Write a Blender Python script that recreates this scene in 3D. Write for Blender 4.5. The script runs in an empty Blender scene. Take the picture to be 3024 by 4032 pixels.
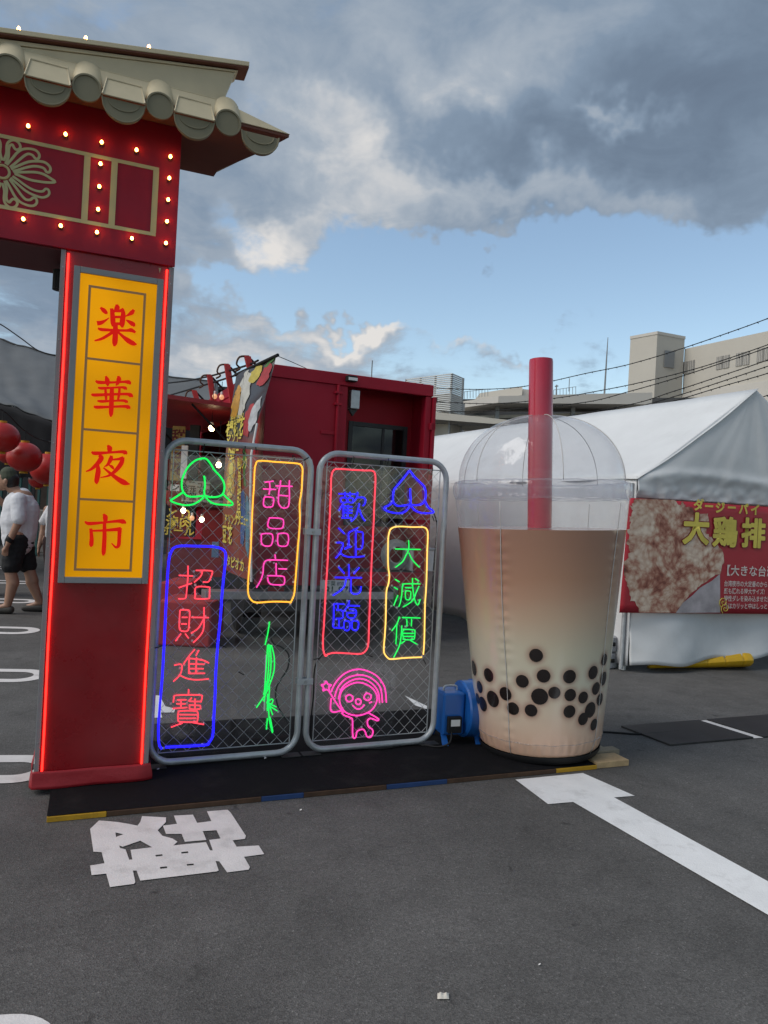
import bpy, bmesh, math, random
from mathutils import Vector, Matrix, noise as mnoise
random.seed(7)
R = math.radians
sc = bpy.context.scene
col = sc.collection

# ---------------------------------------------------------------- camera, sky, sun, exposure
F = 2900.0; ROLL = R(3.0); H = 1.45            # focal length in photo pixels, roll, eye height
cd = bpy.data.cameras.new('camera'); cam = bpy.data.objects.new('camera', cd); col.objects.link(cam)
cd.sensor_fit = 'HORIZONTAL'; cd.sensor_width = 36.0; cd.lens = F / 3024 * 36.0
cd.clip_start = 0.05; cd.clip_end = 3000
CR = Vector((math.cos(ROLL), 0, math.sin(ROLL))); CU = Vector((-math.sin(ROLL), 0, math.cos(ROLL))); CF = Vector((0, 1, 0))
CP = Vector((0, 0, H))
m4 = Matrix.Identity(4)
for i in range(3):
    m4[i][0] = CR[i]; m4[i][1] = CU[i]; m4[i][2] = -CF[i]; m4[i][3] = CP[i]
cam.matrix_world = m4
sc.camera = cam

SUN_EL, SUN_AZ = R(46), R(-114)                  # azimuth from +Y towards +X
w = bpy.data.worlds.new('World'); sc.world = w; w.use_nodes = True
nt = w.node_tree; nt.nodes.clear()
SKY = 0.10
def wn(t, **k):
    n = nt.nodes.new(t)
    for a, b in k.items(): setattr(n, a, b)
    return n
def wl(a, b): nt.links.new(a, b)
def wmath(op, a, b=None, c=None, clamp=False):
    n = wn('ShaderNodeMath', operation=op, use_clamp=clamp)
    for i, v in enumerate((a, b, c)):
        if v is None: continue
        if isinstance(v, (int, float)): n.inputs[i].default_value = v
        else: wl(v, n.inputs[i])
    return n.outputs[0]
def wmap(v, a, b, c=0.0, d=1.0, smooth=True):
    n = wn('ShaderNodeMapRange'); n.interpolation_type = 'SMOOTHERSTEP' if smooth else 'LINEAR'
    wl(v, n.inputs[0])
    for i, x in enumerate((a, b, c, d)): n.inputs[i + 1].default_value = x
    return n.outputs[0]
def wmix(f, a, b):
    n = wn('ShaderNodeMix', data_type='RGBA')
    for s, v in ((0, f), (6, a), (7, b)):
        if isinstance(v, (int, float)): n.inputs[s].default_value = v
        elif isinstance(v, tuple): n.inputs[s].default_value = (*v, 1)
        else: wl(v, n.inputs[s])
    return n.outputs[2]
sky = wn('ShaderNodeTexSky', sky_type='NISHITA', sun_disc=False)
sky.sun_elevation = SUN_EL; sky.sun_rotation = SUN_AZ; sky.air_density = 1.1; sky.dust_density = 0.8; sky.ozone_density = 2.0
tc = wn('ShaderNodeTexCoord')
sep = wn('ShaderNodeSeparateXYZ'); wl(tc.outputs['Generated'], sep.inputs[0])
DX, DY, DZ = sep.outputs
zz = wmath('ADD', wmath('MAXIMUM', DZ, 0.0), 0.20)
cv = wn('ShaderNodeCombineXYZ'); wl(wmath('DIVIDE', DX, zz), cv.inputs[0]); wl(wmath('DIVIDE', DY, zz), cv.inputs[1])
def wnoise(scale, detail, rough, off=(0, 0, 0), dist=0.0, lac=2.0):
    mp = wn('ShaderNodeMapping'); wl(cv.outputs[0], mp.inputs[0]); mp.inputs['Location'].default_value = off
    n = wn('ShaderNodeTexNoise'); wl(mp.outputs[0], n.inputs['Vector'])
    n.inputs['Scale'].default_value = scale; n.inputs['Detail'].default_value = detail
    n.inputs['Roughness'].default_value = rough; n.inputs['Distortion'].default_value = dist; n.inputs['Lacunarity'].default_value = lac
    return n.outputs['Fac']
def skydir(px, py):
    return (CF + CR * ((px - 1512) / F) - CU * ((py - 2016) / F)).normalized()
# positions of the big cloud masses, as directions in the sky (wide soft lobes, roughened by the noise)
warp = wn('ShaderNodeTexNoise'); wl(tc.outputs['Generated'], warp.inputs['Vector'])
warp.inputs['Scale'].default_value = 5.0; warp.inputs['Detail'].default_value = 5.0; warp.inputs['Roughness'].default_value = 0.6
wsub = wn('ShaderNodeVectorMath', operation='SUBTRACT'); wl(warp.outputs['Color'], wsub.inputs[0]); wsub.inputs[1].default_value = (.5, .5, .5)
wsc = wn('ShaderNodeVectorMath', operation='SCALE'); wl(wsub.outputs[0], wsc.inputs[0]); wsc.inputs['Scale'].default_value = 0.34
wadd = wn('ShaderNodeVectorMath', operation='ADD'); wl(tc.outputs['Generated'], wadd.inputs[0]); wl(wsc.outputs[0], wadd.inputs[1])
def lobe(px, py, sx, sy, rot=0.0):
    """soft elliptical lobe in the sky around the direction of a photo point; sx, sy in photo pixels"""
    d = skydir(px, py); az = Vector((d.y, -d.x, 0)).normalized(); up = az.cross(d).normalized()
    a = az * math.cos(R(rot)) + up * math.sin(R(rot)); b = -az * math.sin(R(rot)) + up * math.cos(R(rot))
    tot = None
    for v, s in ((a, sx / F), (b, sy / F)):
        n = wn('ShaderNodeVectorMath', operation='DOT_PRODUCT'); wl(wadd.outputs[0], n.inputs[0]); n.inputs[1].default_value = v / s
        q = wmath('MULTIPLY', n.outputs['Value'], n.outputs['Value'])
        tot = q if tot is None else wmath('ADD', tot, q)
    n = wn('ShaderNodeVectorMath', operation='DOT_PRODUCT'); wl(wadd.outputs[0], n.inputs[0]); n.inputs[1].default_value = d
    front = wmath('GREATER_THAN', n.outputs['Value'], 0.2)
    return wmath('MULTIPLY', wmath('EXPONENT', wmath('MULTIPLY', tot, -1.0)), front)
def lsum(items):
    t = None
    for amp, *a in items:
        v = wmath('MULTIPLY', lobe(*a), amp)
        t = v if t is None else wmath('ADD', t, v)
    return t
n_big = wnoise(1.1, 6, 0.55, (3.1, 1.7, 0.4), 0.3)
n_mid = wnoise(2.6, 8, 0.60, (7.3, 2.2, 1.0), 0.4)
n_fine = wnoise(6.5, 8, 0.62, (1.3, 9.2, 2.0), 0.5)
elev = wmap(DZ, 0.20, 0.42, 0.0, 1.0)
cover = wmath('ADD', wmath('MULTIPLY', wmath('SUBTRACT', n_mid, 0.5), 1.5), wmath('MULTIPLY', wmath('SUBTRACT', n_fine, 0.5), 0.75))
cover = wmath('ADD', cover, wmath('MULTIPLY', elev, 0.62))
cover = wmath('ADD', cover, lsum([
    (-1.25, 2250, 1180, 1050, 230, -6), (-0.60, 1600, 1090, 420, 120, 8), (-0.55, 880, 830, 260, 80, -15), (-0.45, 1450, 960, 220, 90, 20), (-0.35, 900, 1080, 260, 40), (-0.40, 2900, 1040, 500, 170), (-0.6, 1920, 1060, 150, 90), (-0.42, 600, 160, 520, 130, -8), (-0.35, 1350, 760, 200, 60, -25), (-0.30, 1500, 130, 300, 90),
    (0.55, 1150, 980, 260, 90, -18), (0.30, 900, 1180, 420, 80, -5), (0.50, 1250, 1310, 420, 80), (0.55, 950, 1450, 700, 80), (0.45, 1450, 1290, 260, 60, 8), (0.55, 1830, 1345, 170, 55), (0.5, 2050, 1400, 130, 45),
    (0.50, 2050, 790, 700, 150, -12), (0.45, 2750, 700, 500, 200), (0.30, 120, 1200, 400, 240)]))
cover = wmath('ADD', cover, 0.13)
fac = wmap(cover, -0.06, 0.50)
shade = wmath('ADD', wmath('MULTIPLY', wmath('SUBTRACT', n_big, 0.5), 0.9), wmath('MULTIPLY', wmath('SUBTRACT', n_fine, 0.5), 0.75))
shade = wmath('ADD', shade, lsum([
    (-0.42, 2800, 330, 620, 260, 20), (-0.36, 1650, 450, 520, 90, -12), (-0.30, 2100, 640, 420, 100, -10), (0.12, 900, 120, 900, 300),
    (0.45, 1350, 600, 520, 160, -30), (0.36, 2000, 600, 520, 130, -15), (0.42, 2150, 830, 560, 80, -14), (0.55, 2550, 500, 90, 40), (0.40, 2050, 350, 350, 120, -20),
    (0.75, 1080, 950, 240, 90, -20), (0.45, 1200, 830, 300, 80), (0.6, 1480, 1290, 160, 40, 8), (0.6, 1830, 1345, 130, 40), (0.5, 2050, 1405, 90, 30), (0.30, 850, 1130, 360, 110, -4), (0.60, 1200, 1310, 420, 70, 4), (0.60, 900, 1460, 700, 80), (0.25, 2350, 120, 300, 120)]))
cr = wn('ShaderNodeValToRGB'); wl(wmap(shade, -0.75, 0.85, 0, 1, False), cr.inputs[0])
el = cr.color_ramp.elements
el[0].position = 0.0; el[0].color = (0.078, 0.104, 0.148, 1)
el[1].position = 1.0; el[1].color = (0.50, 0.485, 0.47, 1)
for p, c in ((0.25, (0.108, 0.146, 0.200)), (0.48, (0.150, 0.198, 0.262)), (0.72, (0.255, 0.292, 0.338))):
    e = cr.color_ramp.elements.new(p); e.color = (*c, 1)
def wscale(c, s):
    n = wn('ShaderNodeVectorMath', operation='SCALE'); wl(c, n.inputs[0])
    if isinstance(s, (int, float)): n.inputs['Scale'].default_value = s
    else: wl(s, n.inputs['Scale'])
    return n.outputs[0]
clouds = wscale(cr.outputs[0], 1.0 / SKY)
blue = wn('ShaderNodeVectorMath', operation='MULTIPLY'); wl(sky.outputs[0], blue.inputs[0]); blue.inputs[1].default_value = (1.28, 1.22, 1.10)
bluec = wscale(blue.outputs[0], 1.0)
mixc = wmix(fac, bluec, clouds)
bg = wn('ShaderNodeBackground'); wl(mixc, bg.inputs[0]); bg.inputs[1].default_value = SKY
wo = wn('ShaderNodeOutputWorld'); wl(bg.outputs[0], wo.inputs[0])
w.cycles.sampling_method = 'MANUAL'; w.cycles.sample_map_resolution = 512

sd = bpy.data.lights.new('sun', 'SUN'); sd.energy = 1.5; sd.angle = R(40); sd.color = (1.0, 0.95, 0.88)
sun = bpy.data.objects.new('sun', sd); col.objects.link(sun)
sdir = Vector((math.sin(SUN_AZ) * math.cos(SUN_EL), math.cos(SUN_AZ) * math.cos(SUN_EL), math.sin(SUN_EL)))
sun.rotation_euler = sdir.to_track_quat('Z', 'Y').to_euler(); sun.location = sdir * 60

sc.view_settings.view_transform = 'Standard'; sc.view_settings.look = 'None'
sc.view_settings.exposure = 0.62; sc.view_settings.gamma = 1.0; sc.view_settings.use_curve_mapping = False
sc.render.engine = 'CYCLES'
cy = sc.cycles
cy.use_denoising = True
try: cy.denoiser = 'OPENIMAGEDENOISE'
except Exception: pass
cy.max_bounces = 10; cy.diffuse_bounces = 3; cy.glossy_bounces = 3; cy.transmission_bounces = 6; cy.transparent_max_bounces = 24
cy.caustics_reflective = False; cy.caustics_refractive = False; cy.sample_clamp_indirect = 6.0

# ---------------------------------------------------------------- photo geometry helpers
def ray(px, py): return CF + CR * ((px - 1512) / F) - CU * ((py - 2016) / F)
def gnd(px, py, z=0.0):
    d = ray(px, py); return CP + d * ((z - H) / d.z)
def at(px, py, Y): return CP + ray(px, py) * Y
def onpl(px, py, p, n):
    d = ray(px, py); return CP + d * ((p - CP).dot(n) / d.dot(n))
class Fr:
    """upright frame: s along the thing, q out of its front, z up"""
    def __init__(self, o, deg):
        self.o = Vector((o[0], o[1], 0)); a = R(deg); self.a = a
        self.D = Vector((math.cos(a), math.sin(a), 0)); self.N = Vector((math.sin(a), -math.cos(a), 0))
    def p(self, s, q, z): return self.o + self.D * s + self.N * q + Vector((0, 0, z))
    def sz(self, px, py, q=0.0):
        v = onpl(px, py, self.o + self.N * q, self.N); d = v - self.o
        return d.dot(self.D), v.z
    def loc(self, v): d = v - self.o; return d.dot(self.D), d.dot(self.N), v.z
W0 = Fr((0, 0), 0)                               # world frame: s = x, q = -y
def zoom(x0, y0, k): return lambda x, y: (x0 + x * k, y0 + y * k)
z1 = zoom(0, 80, .7233); z2 = zoom(0, 980, .4612); z3 = zoom(0, 1900, .6327); z4 = zoom(560, 1700, .6103)
z5 = zoom(1180, 1740, .5699); z6 = zoom(1700, 1350, .782); za = zoom(600, 1550, .452); zb = zoom(1200, 1800, .36176)
zA = zoom(600, 1350, .6932); zB = zoom(1650, 1200, .8283); zC = zoom(2350, 1500, .5427); zg = zoom(100, 2900, .7233); zh = zoom(1600, 2600, .8583)

# ---------------------------------------------------------------- materials
MATS = {}
def mat(name, base=(.5, .5, .5), rough=.6, metal=0.0, emit=None, es=0.0, coat=0.0, spec=.5, var=0.0, vscale=6.0, bump=0.0, bscale=40.0, dirt=None, dscale=2.0, rvar=0.0, coord='Object'):
    if name in MATS: return MATS[name]
    m = bpy.data.materials.new(name); m.use_nodes = True; t = m.node_tree; b = t.nodes['Principled BSDF']
    b.inputs['Base Color'].default_value = (*base, 1); b.inputs['Roughness'].default_value = rough; b.inputs['Metallic'].default_value = metal
    b.inputs['Coat Weight'].default_value = coat; b.inputs['Coat Roughness'].default_value = .08; b.inputs['Specular IOR Level'].default_value = spec
    if emit: b.inputs['Emission Color'].default_value = (*emit, 1); b.inputs['Emission Strength'].default_value = es
    tcn = t.nodes.new('ShaderNodeTexCoord')
    def noi(sca, det=6, ro=.6):
        n = t.nodes.new('ShaderNodeTexNoise'); t.links.new(tcn.outputs[coord], n.inputs['Vector'])
        n.inputs['Scale'].default_value = sca; n.inputs['Detail'].default_value = det; n.inputs['Roughness'].default_value = ro
        return n.outputs['Fac']
    c = None
    if var:
        r_ = t.nodes.new('ShaderNodeMapRange'); t.links.new(noi(vscale), r_.inputs[0])
        r_.inputs[1].default_value = .3; r_.inputs[2].default_value = .7; r_.inputs[3].default_value = 1 - var; r_.inputs[4].default_value = 1 + var
        v = t.nodes.new('ShaderNodeVectorMath'); v.operation = 'SCALE'; v.inputs[0].default_value = base; t.links.new(r_.outputs[0], v.inputs['Scale'])
        c = v.outputs[0]
    if dirt:
        r_ = t.nodes.new('ShaderNodeMapRange'); t.links.new(noi(dscale, 9, .68), r_.inputs[0])
        r_.inputs[1].default_value = .52; r_.inputs[2].default_value = .74; r_.inputs[4].default_value = dirt[3]
        x = t.nodes.new('ShaderNodeMix'); x.data_type = 'RGBA'; t.links.new(r_.outputs[0], x.inputs[0])
        if c: t.links.new(c, x.inputs[6])
        else: x.inputs[6].default_value = (*base, 1)
        x.inputs[7].default_value = (*dirt[:3], 1); c = x.outputs[2]
    if c: t.links.new(c, b.inputs['Base Color'])
    if rvar:
        r_ = t.nodes.new('ShaderNodeMapRange'); t.links.new(noi(vscale * 1.7), r_.inputs[0])
        r_.inputs[1].default_value = .3; r_.inputs[2].default_value = .7; r_.inputs[3].default_value = max(0, rough - rvar); r_.inputs[4].default_value = rough + rvar
        t.links.new(r_.outputs[0], b.inputs['Roughness'])
    if bump:
        bp = t.nodes.new('ShaderNodeBump'); bp.inputs['Strength'].default_value = bump; bp.inputs['Distance'].default_value = .01
        t.links.new(noi(bscale, 8), bp.inputs['Height']); t.links.new(bp.outputs[0], b.inputs['Normal'])
    MATS[name] = m; return m
def clear_mat(name, tint=(.96, .97, .98), veil=.05, edge=.35, rough=.05, veilcol=(.8, .82, .85), bump=0.0, ior=1.45):
    """thin clear plastic sheet: mostly see-through, a milky veil, mirror-like towards grazing angles"""
    m = bpy.data.materials.new(name); m.use_nodes = True; t = m.node_tree; t.nodes.clear()
    o = t.nodes.new('ShaderNodeOutputMaterial'); tr = t.nodes.new('ShaderNodeBsdfTransparent'); tr.inputs[0].default_value = (*tint, 1)
    gl = t.nodes.new('ShaderNodeBsdfGlossy'); gl.inputs['Roughness'].default_value = rough; gl.inputs['Color'].default_value = (1, 1, 1, 1)
    df = t.nodes.new('ShaderNodeBsdfDiffuse'); df.inputs[0].default_value = (*veilcol, 1)
    lf = t.nodes.new('ShaderNodeLayerWeight'); lf.inputs['Blend'].default_value = .5
    pw = t.nodes.new('ShaderNodeMath'); pw.operation = 'POWER'; t.links.new(lf.outputs['Facing'], pw.inputs[0]); pw.inputs[1].default_value = 4.0
    fr = t.nodes.new('ShaderNodeMath'); fr.operation = 'MULTIPLY_ADD'; t.links.new(pw.outputs[0], fr.inputs[0]); fr.inputs[1].default_value = .55 * (ior - 1) / .45; fr.inputs[2].default_value = .035
    lw = t.nodes.new('ShaderNodeLayerWeight'); lw.inputs['Blend'].default_value = .25
    tcn = t.nodes.new('ShaderNodeTexCoord'); n = t.nodes.new('ShaderNodeTexNoise'); t.links.new(tcn.outputs['Object'], n.inputs['Vector'])
    n.inputs['Scale'].default_value = 5; n.inputs['Detail'].default_value = 6
    ma = t.nodes.new('ShaderNodeMath'); ma.operation = 'MULTIPLY_ADD'; t.links.new(lw.outputs['Facing'], ma.inputs[0]); ma.inputs[1].default_value = edge
    mb = t.nodes.new('ShaderNodeMath'); mb.operation = 'MULTIPLY'; t.links.new(n.outputs['Fac'], mb.inputs[0]); mb.inputs[1].default_value = veil * 2
    t.links.new(mb.outputs[0], ma.inputs[2])
    tl = t.nodes.new('ShaderNodeBsdfTranslucent'); tl.inputs[0].default_value = (*veilcol, 1)
    dt = t.nodes.new('ShaderNodeMixShader'); dt.inputs[0].default_value = .5; t.links.new(df.outputs[0], dt.inputs[1]); t.links.new(tl.outputs[0], dt.inputs[2])
    m1 = t.nodes.new('ShaderNodeMixShader'); t.links.new(ma.outputs[0], m1.inputs[0]); t.links.new(tr.outputs[0], m1.inputs[1]); t.links.new(dt.outputs[0], m1.inputs[2])
    m2 = t.nodes.new('ShaderNodeMixShader'); t.links.new(fr.outputs[0], m2.inputs[0]); t.links.new(m1.outputs[0], m2.inputs[1]); t.links.new(gl.outputs[0], m2.inputs[2])
    if bump:
        n2 = t.nodes.new('ShaderNodeTexNoise'); t.links.new(tcn.outputs['Object'], n2.inputs['Vector']); n2.inputs['Scale'].default_value = 9; n2.inputs['Detail'].default_value = 4
        bp = t.nodes.new('ShaderNodeBump'); bp.inputs['Strength'].default_value = bump; bp.inputs['Distance'].default_value = .02
        t.links.new(n2.outputs['Fac'], bp.inputs['Height']); t.links.new(bp.outputs[0], gl.inputs['Normal'])
    t.links.new(m2.outputs[0], o.inputs[0]); MATS[name] = m; return m
def glow(name, c, s, base=None):
    return mat(name, base or tuple(min(.6, x * .5) for x in c), .4, emit=c, es=s)

M_red = mat('gate_red_board', (.32, .010, .030), .5, spec=.3, var=.12, vscale=3, rvar=.1, bump=.25, bscale=2.0, dirt=(.20, .012, .022, .5), dscale=2.6)
M_redpil = mat('pillar_red_sheet', (.28, .008, .013), .32, var=.14, vscale=2.5, rvar=.12, bump=.35, bscale=2.2, dirt=(.16, .010, .012, .55), dscale=3.5)
M_grey = mat('grey_painted_trim', (.255, .255, .26), .5, var=.06)
M_cream = mat('cream_tile_paint', (.60, .51, .34), .55, var=.08, vscale=5, dirt=(.40, .32, .19, .4), dscale=3)
M_tileend = mat('olive_shaded_tile_face', (.22, .195, .125), .7, var=.08, dirt=(.16, .14, .09, .5), dscale=6)  # olive faces, lowered further to hold the shade under the eave
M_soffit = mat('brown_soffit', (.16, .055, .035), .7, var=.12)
M_gold = mat('pale_gold_line', (.50, .47, .24), .5)
M_black = mat('black_plastic', (.010, .010, .011), .6, spec=.3)
M_carpet = mat('black_carpet', (.0065, .0065, .008), .95, spec=.15, var=.25, vscale=60, bump=.5, bscale=300, dirt=(.03, .029, .028, .5), dscale=5)
M_galv = mat('galvanised_tube', (.50, .52, .54), .45, .5, var=.14, vscale=14, rvar=.12)
M_wire = mat('galvanised_wire', (.56, .57, .59), .45, .35)
M_white = mat('white_plastic', (.75, .75, .74), .4, var=.04)
M_truck = mat('truck_red_paint', (.34, .008, .026), .5, var=.07, vscale=1.6, dirt=(.22, .010, .02, .4), dscale=1.2, rvar=.08, spec=.25)
M_truckin = mat('truck_red_inner', (.34, .010, .022), .6, spec=.25, var=.1, vscale=2)
M_dark = mat('dark_grey_metal', (.028, .029, .031), .55, var=.2)
M_glass = mat('dark_window_glass', (.015, .017, .02), .06, spec=.8)
M_alu = mat('bare_aluminium', (.40, .41, .42), .4, .8, var=.12, vscale=20)
M_wood = mat('pale_plank_wood', (.46, .32, .17), .75, var=.2, vscale=14, bump=.25, bscale=60, dirt=(.22, .14, .07, .6), dscale=5)
M_woodg = mat('weathered_plank_wood', (.30, .25, .18), .85, var=.2, vscale=14, bump=.3, bscale=60)
M_canvas = mat('white_tent_canvas', (.66, .67, .68), .6, var=.05, vscale=2, bump=.25, bscale=6, dirt=(.5, .5, .5, .4), dscale=1.5)
M_tarp = mat('grey_tarpaulin', (.115, .122, .13), .8, var=.15, vscale=1.2, bump=.3, bscale=3)
M_darkcloth = mat('dark_cloth_stall_shade', (.03, .03, .034), .9, var=.3, vscale=1)
M_lantern = mat('red_lantern_skin', (.42, .016, .014), .35, var=.1, vscale=4)
M_skin = mat('skin', (.36, .20, .135), .5, var=.08, vscale=9)
M_hair = mat('black_hair', (.012, .010, .009), .45)
M_tee = mat('white_cotton', (.66, .66, .70), .9, var=.05, bump=.4, bscale=14)
M_shorts = mat('black_cotton', (.012, .012, .014), .9)
M_cap = mat('olive_cap', (.055, .065, .042), .85)
M_shoe = mat('brown_shoe', (.05, .045, .04), .7)
M_redcloth = mat('red_cloth', (.36, .03, .035), .85, bump=.3, bscale=10)
M_concrete = mat('beige_facade', (.50, .47, .42), .85, var=.05, vscale=.2)
M_concrete2 = mat('pale_facade', (.55, .52, .48), .85, var=.05, vscale=.2)
M_deckdark = mat('deck_shade_tone', (.085, .085, .088), .8)
M_steelg = mat('grey_steel', (.24, .25, .26), .5, .3)
M_paint = mat('road_paint_white', (.80, .80, .80), .7, var=.05, vscale=8, dirt=(.42, .41, .40, .55), dscale=7, bump=.35, bscale=140)
M_paintold = mat('worn_road_paint', (.70, .67, .66), .75, var=.08, vscale=8, dirt=(.36, .34, .33, .6), dscale=6, bump=.3, bscale=140)
M_blue = mat('blue_enamel', (.012, .11, .40), .32, var=.08, coat=.3)
M_yellowp = mat('yellow_plastic', (.72, .42, .012), .4, var=.1, vscale=8, dirt=(.4, .22, .02, .5), dscale=4)
M_yellowtape = mat('yellow_edge_paint', (.50, .27, .012), .7, dirt=(.14, .08, .02, .7), dscale=9, var=.15)
M_browntape = mat('brown_plank_edge', (.075, .038, .020), .8, var=.25, vscale=18)
M_bluetape = mat('blue_edge_paint', (.016, .05, .16), .7, var=.2, vscale=12)
M_rubber = mat('black_rubber_mat', (.022, .021, .022), .6, var=.2, vscale=3, dirt=(.06, .058, .06, .6), dscale=1.6)
M_clip = mat('clear_mount_clip', (.62, .64, .66), .3)
M_acryl = clear_mat('clear_acrylic_sheet', (.97, .975, .98), .012, .03, .08, bump=.2)
M_pvc = clear_mat('clear_inflated_vinyl', (.95, .955, .965), .090, .12, .05, (.86, .89, .94), bump=.5, ior=1.22)
M_pvcrim = clear_mat('clear_rim_vinyl', (.93, .94, .96), .095, .20, .07, (.86, .88, .93), bump=.9, ior=1.3)
M_straw = mat('red_straw_vinyl', (.50, .018, .05), .28, var=.06, coat=.4)
M_boba = mat('black_pearl_print', (.018, .013, .012), .25, coat=.5)
M_seam = mat('vinyl_seam', (.58, .55, .52), .5)
M_bulb = glow('warm_bulb_glow', (1.0, .44, .09), 16.0)
M_bulbw = glow('white_bulb_glow', (1.0, .74, .42), 11.0)
M_tube = {'red': glow('led_red', (1, .018, .012), 3.0), 'nred': glow('neon_red', (1, .055, .085), .95), 'blue': glow('neon_blue', (.012, .008, 1), 1.5),
          'green': glow('neon_green', (.010, 1, .12), .62), 'pink': glow('neon_pink', (1, .05, .40), .85), 'yellow': glow('neon_yellow', (1, .42, .035), 1.0), 'pyellow': glow('neon_pale_yellow', (1, .55, .12), 1.0)}
M_face = mat('backlit_yellow_panel', (.55, .26, .0), .5, spec=.15, emit=(.95, .37, .0), es=.52)
M_facered = mat('backlit_red_letter', (.5, .008, .003), .5, spec=.15, emit=(.9, .012, .003), es=.30)
M_facebrown = mat('panel_brown_line', (.16, .085, .03), .4, emit=(.3, .16, .05), es=.2)
M_ptext = mat('poster_yellow_print', (.66, .54, .09), .5, var=.25, vscale=3)
M_ptextw = mat('poster_white_print', (.70, .62, .58), .5)
M_posterred = mat('poster_red_print', (.42, .020, .035), .42, var=.12, vscale=1.4)

# ---------------------------------------------------------------- mesh building
class MB:
    def __init__(s): s.v = []; s.f = []
    def add(s, vs, fs):
        o = len(s.v); s.v += [Vector(x) for x in vs]; s.f += [tuple(i + o for i in f) for f in fs]; return s
    def box(s, fr, a0, a1, q0, q1, h0, h1):
        vs = [fr.p(a, q, h) for h in (h0, h1) for q in (q0, q1) for a in (a0, a1)]
        return s.add(vs, [(0, 1, 3, 2), (4, 6, 7, 5), (0, 4, 5, 1), (2, 3, 7, 6), (0, 2, 6, 4), (1, 5, 7, 3)])
    def hexa(s, b, t):
        """prism between two rings of the same length"""
        n = len(b)
        return s.add(list(b) + list(t), [tuple(range(n))[::-1], tuple(range(n, 2 * n))] + [(i, (i + 1) % n, n + (i + 1) % n, n + i) for i in range(n)])
    def prism(s, pts, off):
        off = Vector(off); return s.hexa(pts, [Vector(p) + off for p in pts])
    def tube(s, pts, r, n=8, closed=False, caps=True):
        pts = [Vector(p) for p in pts]; L = len(pts); rs = r if isinstance(r, (list, tuple)) else [r] * L
        T = []
        for i in range(L):
            a = pts[(i - 1) % L] if (closed or i) else pts[i]; b = pts[(i + 1) % L] if (closed or i < L - 1) else pts[i]
            d = b - a; T.append(d.normalized() if d.length > 1e-9 else Vector((0, 0, 1)))
        u = T[0].orthogonal().normalized(); vs = []; prev = T[0]
        for i in range(L):
            q = prev.rotation_difference(T[i]); u = (q @ u); u = (u - T[i] * u.dot(T[i])).normalized(); prev = T[i]; v = T[i].cross(u)
            for k in range(n):
                a = 2 * math.pi * k / n; vs.append(pts[i] + (u * math.cos(a) + v * math.sin(a)) * rs[i])
        fs = []
        for i in range(L if closed else L - 1):
            j = (i + 1) % L
            for k in range(n): fs.append((i * n + k, i * n + (k + 1) % n, j * n + (k + 1) % n, j * n + k))
        if caps and not closed: fs += [tuple(range(n))[::-1], tuple((L - 1) * n + k for k in range(n))]
        return s.add(vs, fs)
    def lathe(s, prof, n=48, o=(0, 0, 0), ax=None, cap0=True, cap1=True):
        """prof: (r, h) list; axis frame ax = (X, Y, Z) vectors"""
        X, Y, Z = ax or (Vector((1, 0, 0)), Vector((0, 1, 0)), Vector((0, 0, 1))); o = Vector(o)
        vs = [o + (X * math.cos(2 * math.pi * k / n) + Y * math.sin(2 * math.pi * k / n)) * r + Z * h for r, h in prof for k in range(n)]
        fs = [(i * n + k, i * n + (k + 1) % n, (i + 1) * n + (k + 1) % n, (i + 1) * n + k) for i in range(len(prof) - 1) for k in range(n)]
        if cap0: fs.append(tuple(range(n))[::-1])
        if cap1: fs.append(tuple((len(prof) - 1) * n + k for k in range(n)))
        return s.add(vs, fs)
    def grid(s, fn, nu, nv):
        vs = [fn(i / nu, j / nv) for j in range(nv + 1) for i in range(nu + 1)]
        return s.add(vs, [(j * (nu + 1) + i, j * (nu + 1) + i + 1, (j + 1) * (nu + 1) + i + 1, (j + 1) * (nu + 1) + i) for j in range(nv) for i in range(nu)])
    def build(s, name, m, parent=None, smooth=False, bevel=0, label=None, solid=0, auto=None):
        me = bpy.data.meshes.new(name)
        o_ = root_loc(parent)
        me.from_pydata([v - o_ for v in s.v], [], s.f); me.validate(); me.update()
        bm = bmesh.new(); bm.from_mesh(me); bmesh.ops.recalc_face_normals(bm, faces=bm.faces); bm.to_mesh(me); bm.free()
        return link(name, me, m, parent, smooth, bevel, label, solid)
def root_loc(p):
    while p is not None and p.parent is not None: p = p.parent
    return Vector(p.location) if p is not None and p.type == 'EMPTY' else Vector((0, 0, 0))
def link(name, me, m, parent=None, smooth=False, bevel=0, label=None, solid=0):
    o = bpy.data.objects.new(name, me); col.objects.link(o)
    if m and not me.materials: me.materials.append(m)
    if smooth:
        me.polygons.foreach_set('use_smooth', [True] * len(me.polygons))
        if smooth != 2: me.set_sharp_from_angle(angle=R(40))
    if solid:
        md = o.modifiers.new('thick', 'SOLIDIFY'); md.thickness = solid; md.offset = 0
    if bevel:
        md = o.modifiers.new('bevel', 'BEVEL'); md.width = bevel; md.segments = 2; md.limit_method = 'ANGLE'; md.angle_limit = R(40)
    if parent: o.parent = parent
    if label: o['label'] = label
    return o
def tag(o, label, cat, group=None):
    o['label'] = label; o['category'] = cat
    if group: o['group'] = group
    return o
def thing(name, loc, label, cat, group=None):
    o = bpy.data.objects.new(name, None); col.objects.link(o); o.location = loc; o.empty_display_size = .1
    return tag(o, label, cat, group)
def struct(o): o['kind'] = 'structure'; return o
def stuff(o): o['kind'] = 'stuff'; return o
def hull_part(name, parent):
    """a part that only gathers sub-parts"""
    o = bpy.data.objects.new(name, None); col.objects.link(o); o.parent = parent; o.empty_display_size = .05; return o
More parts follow.
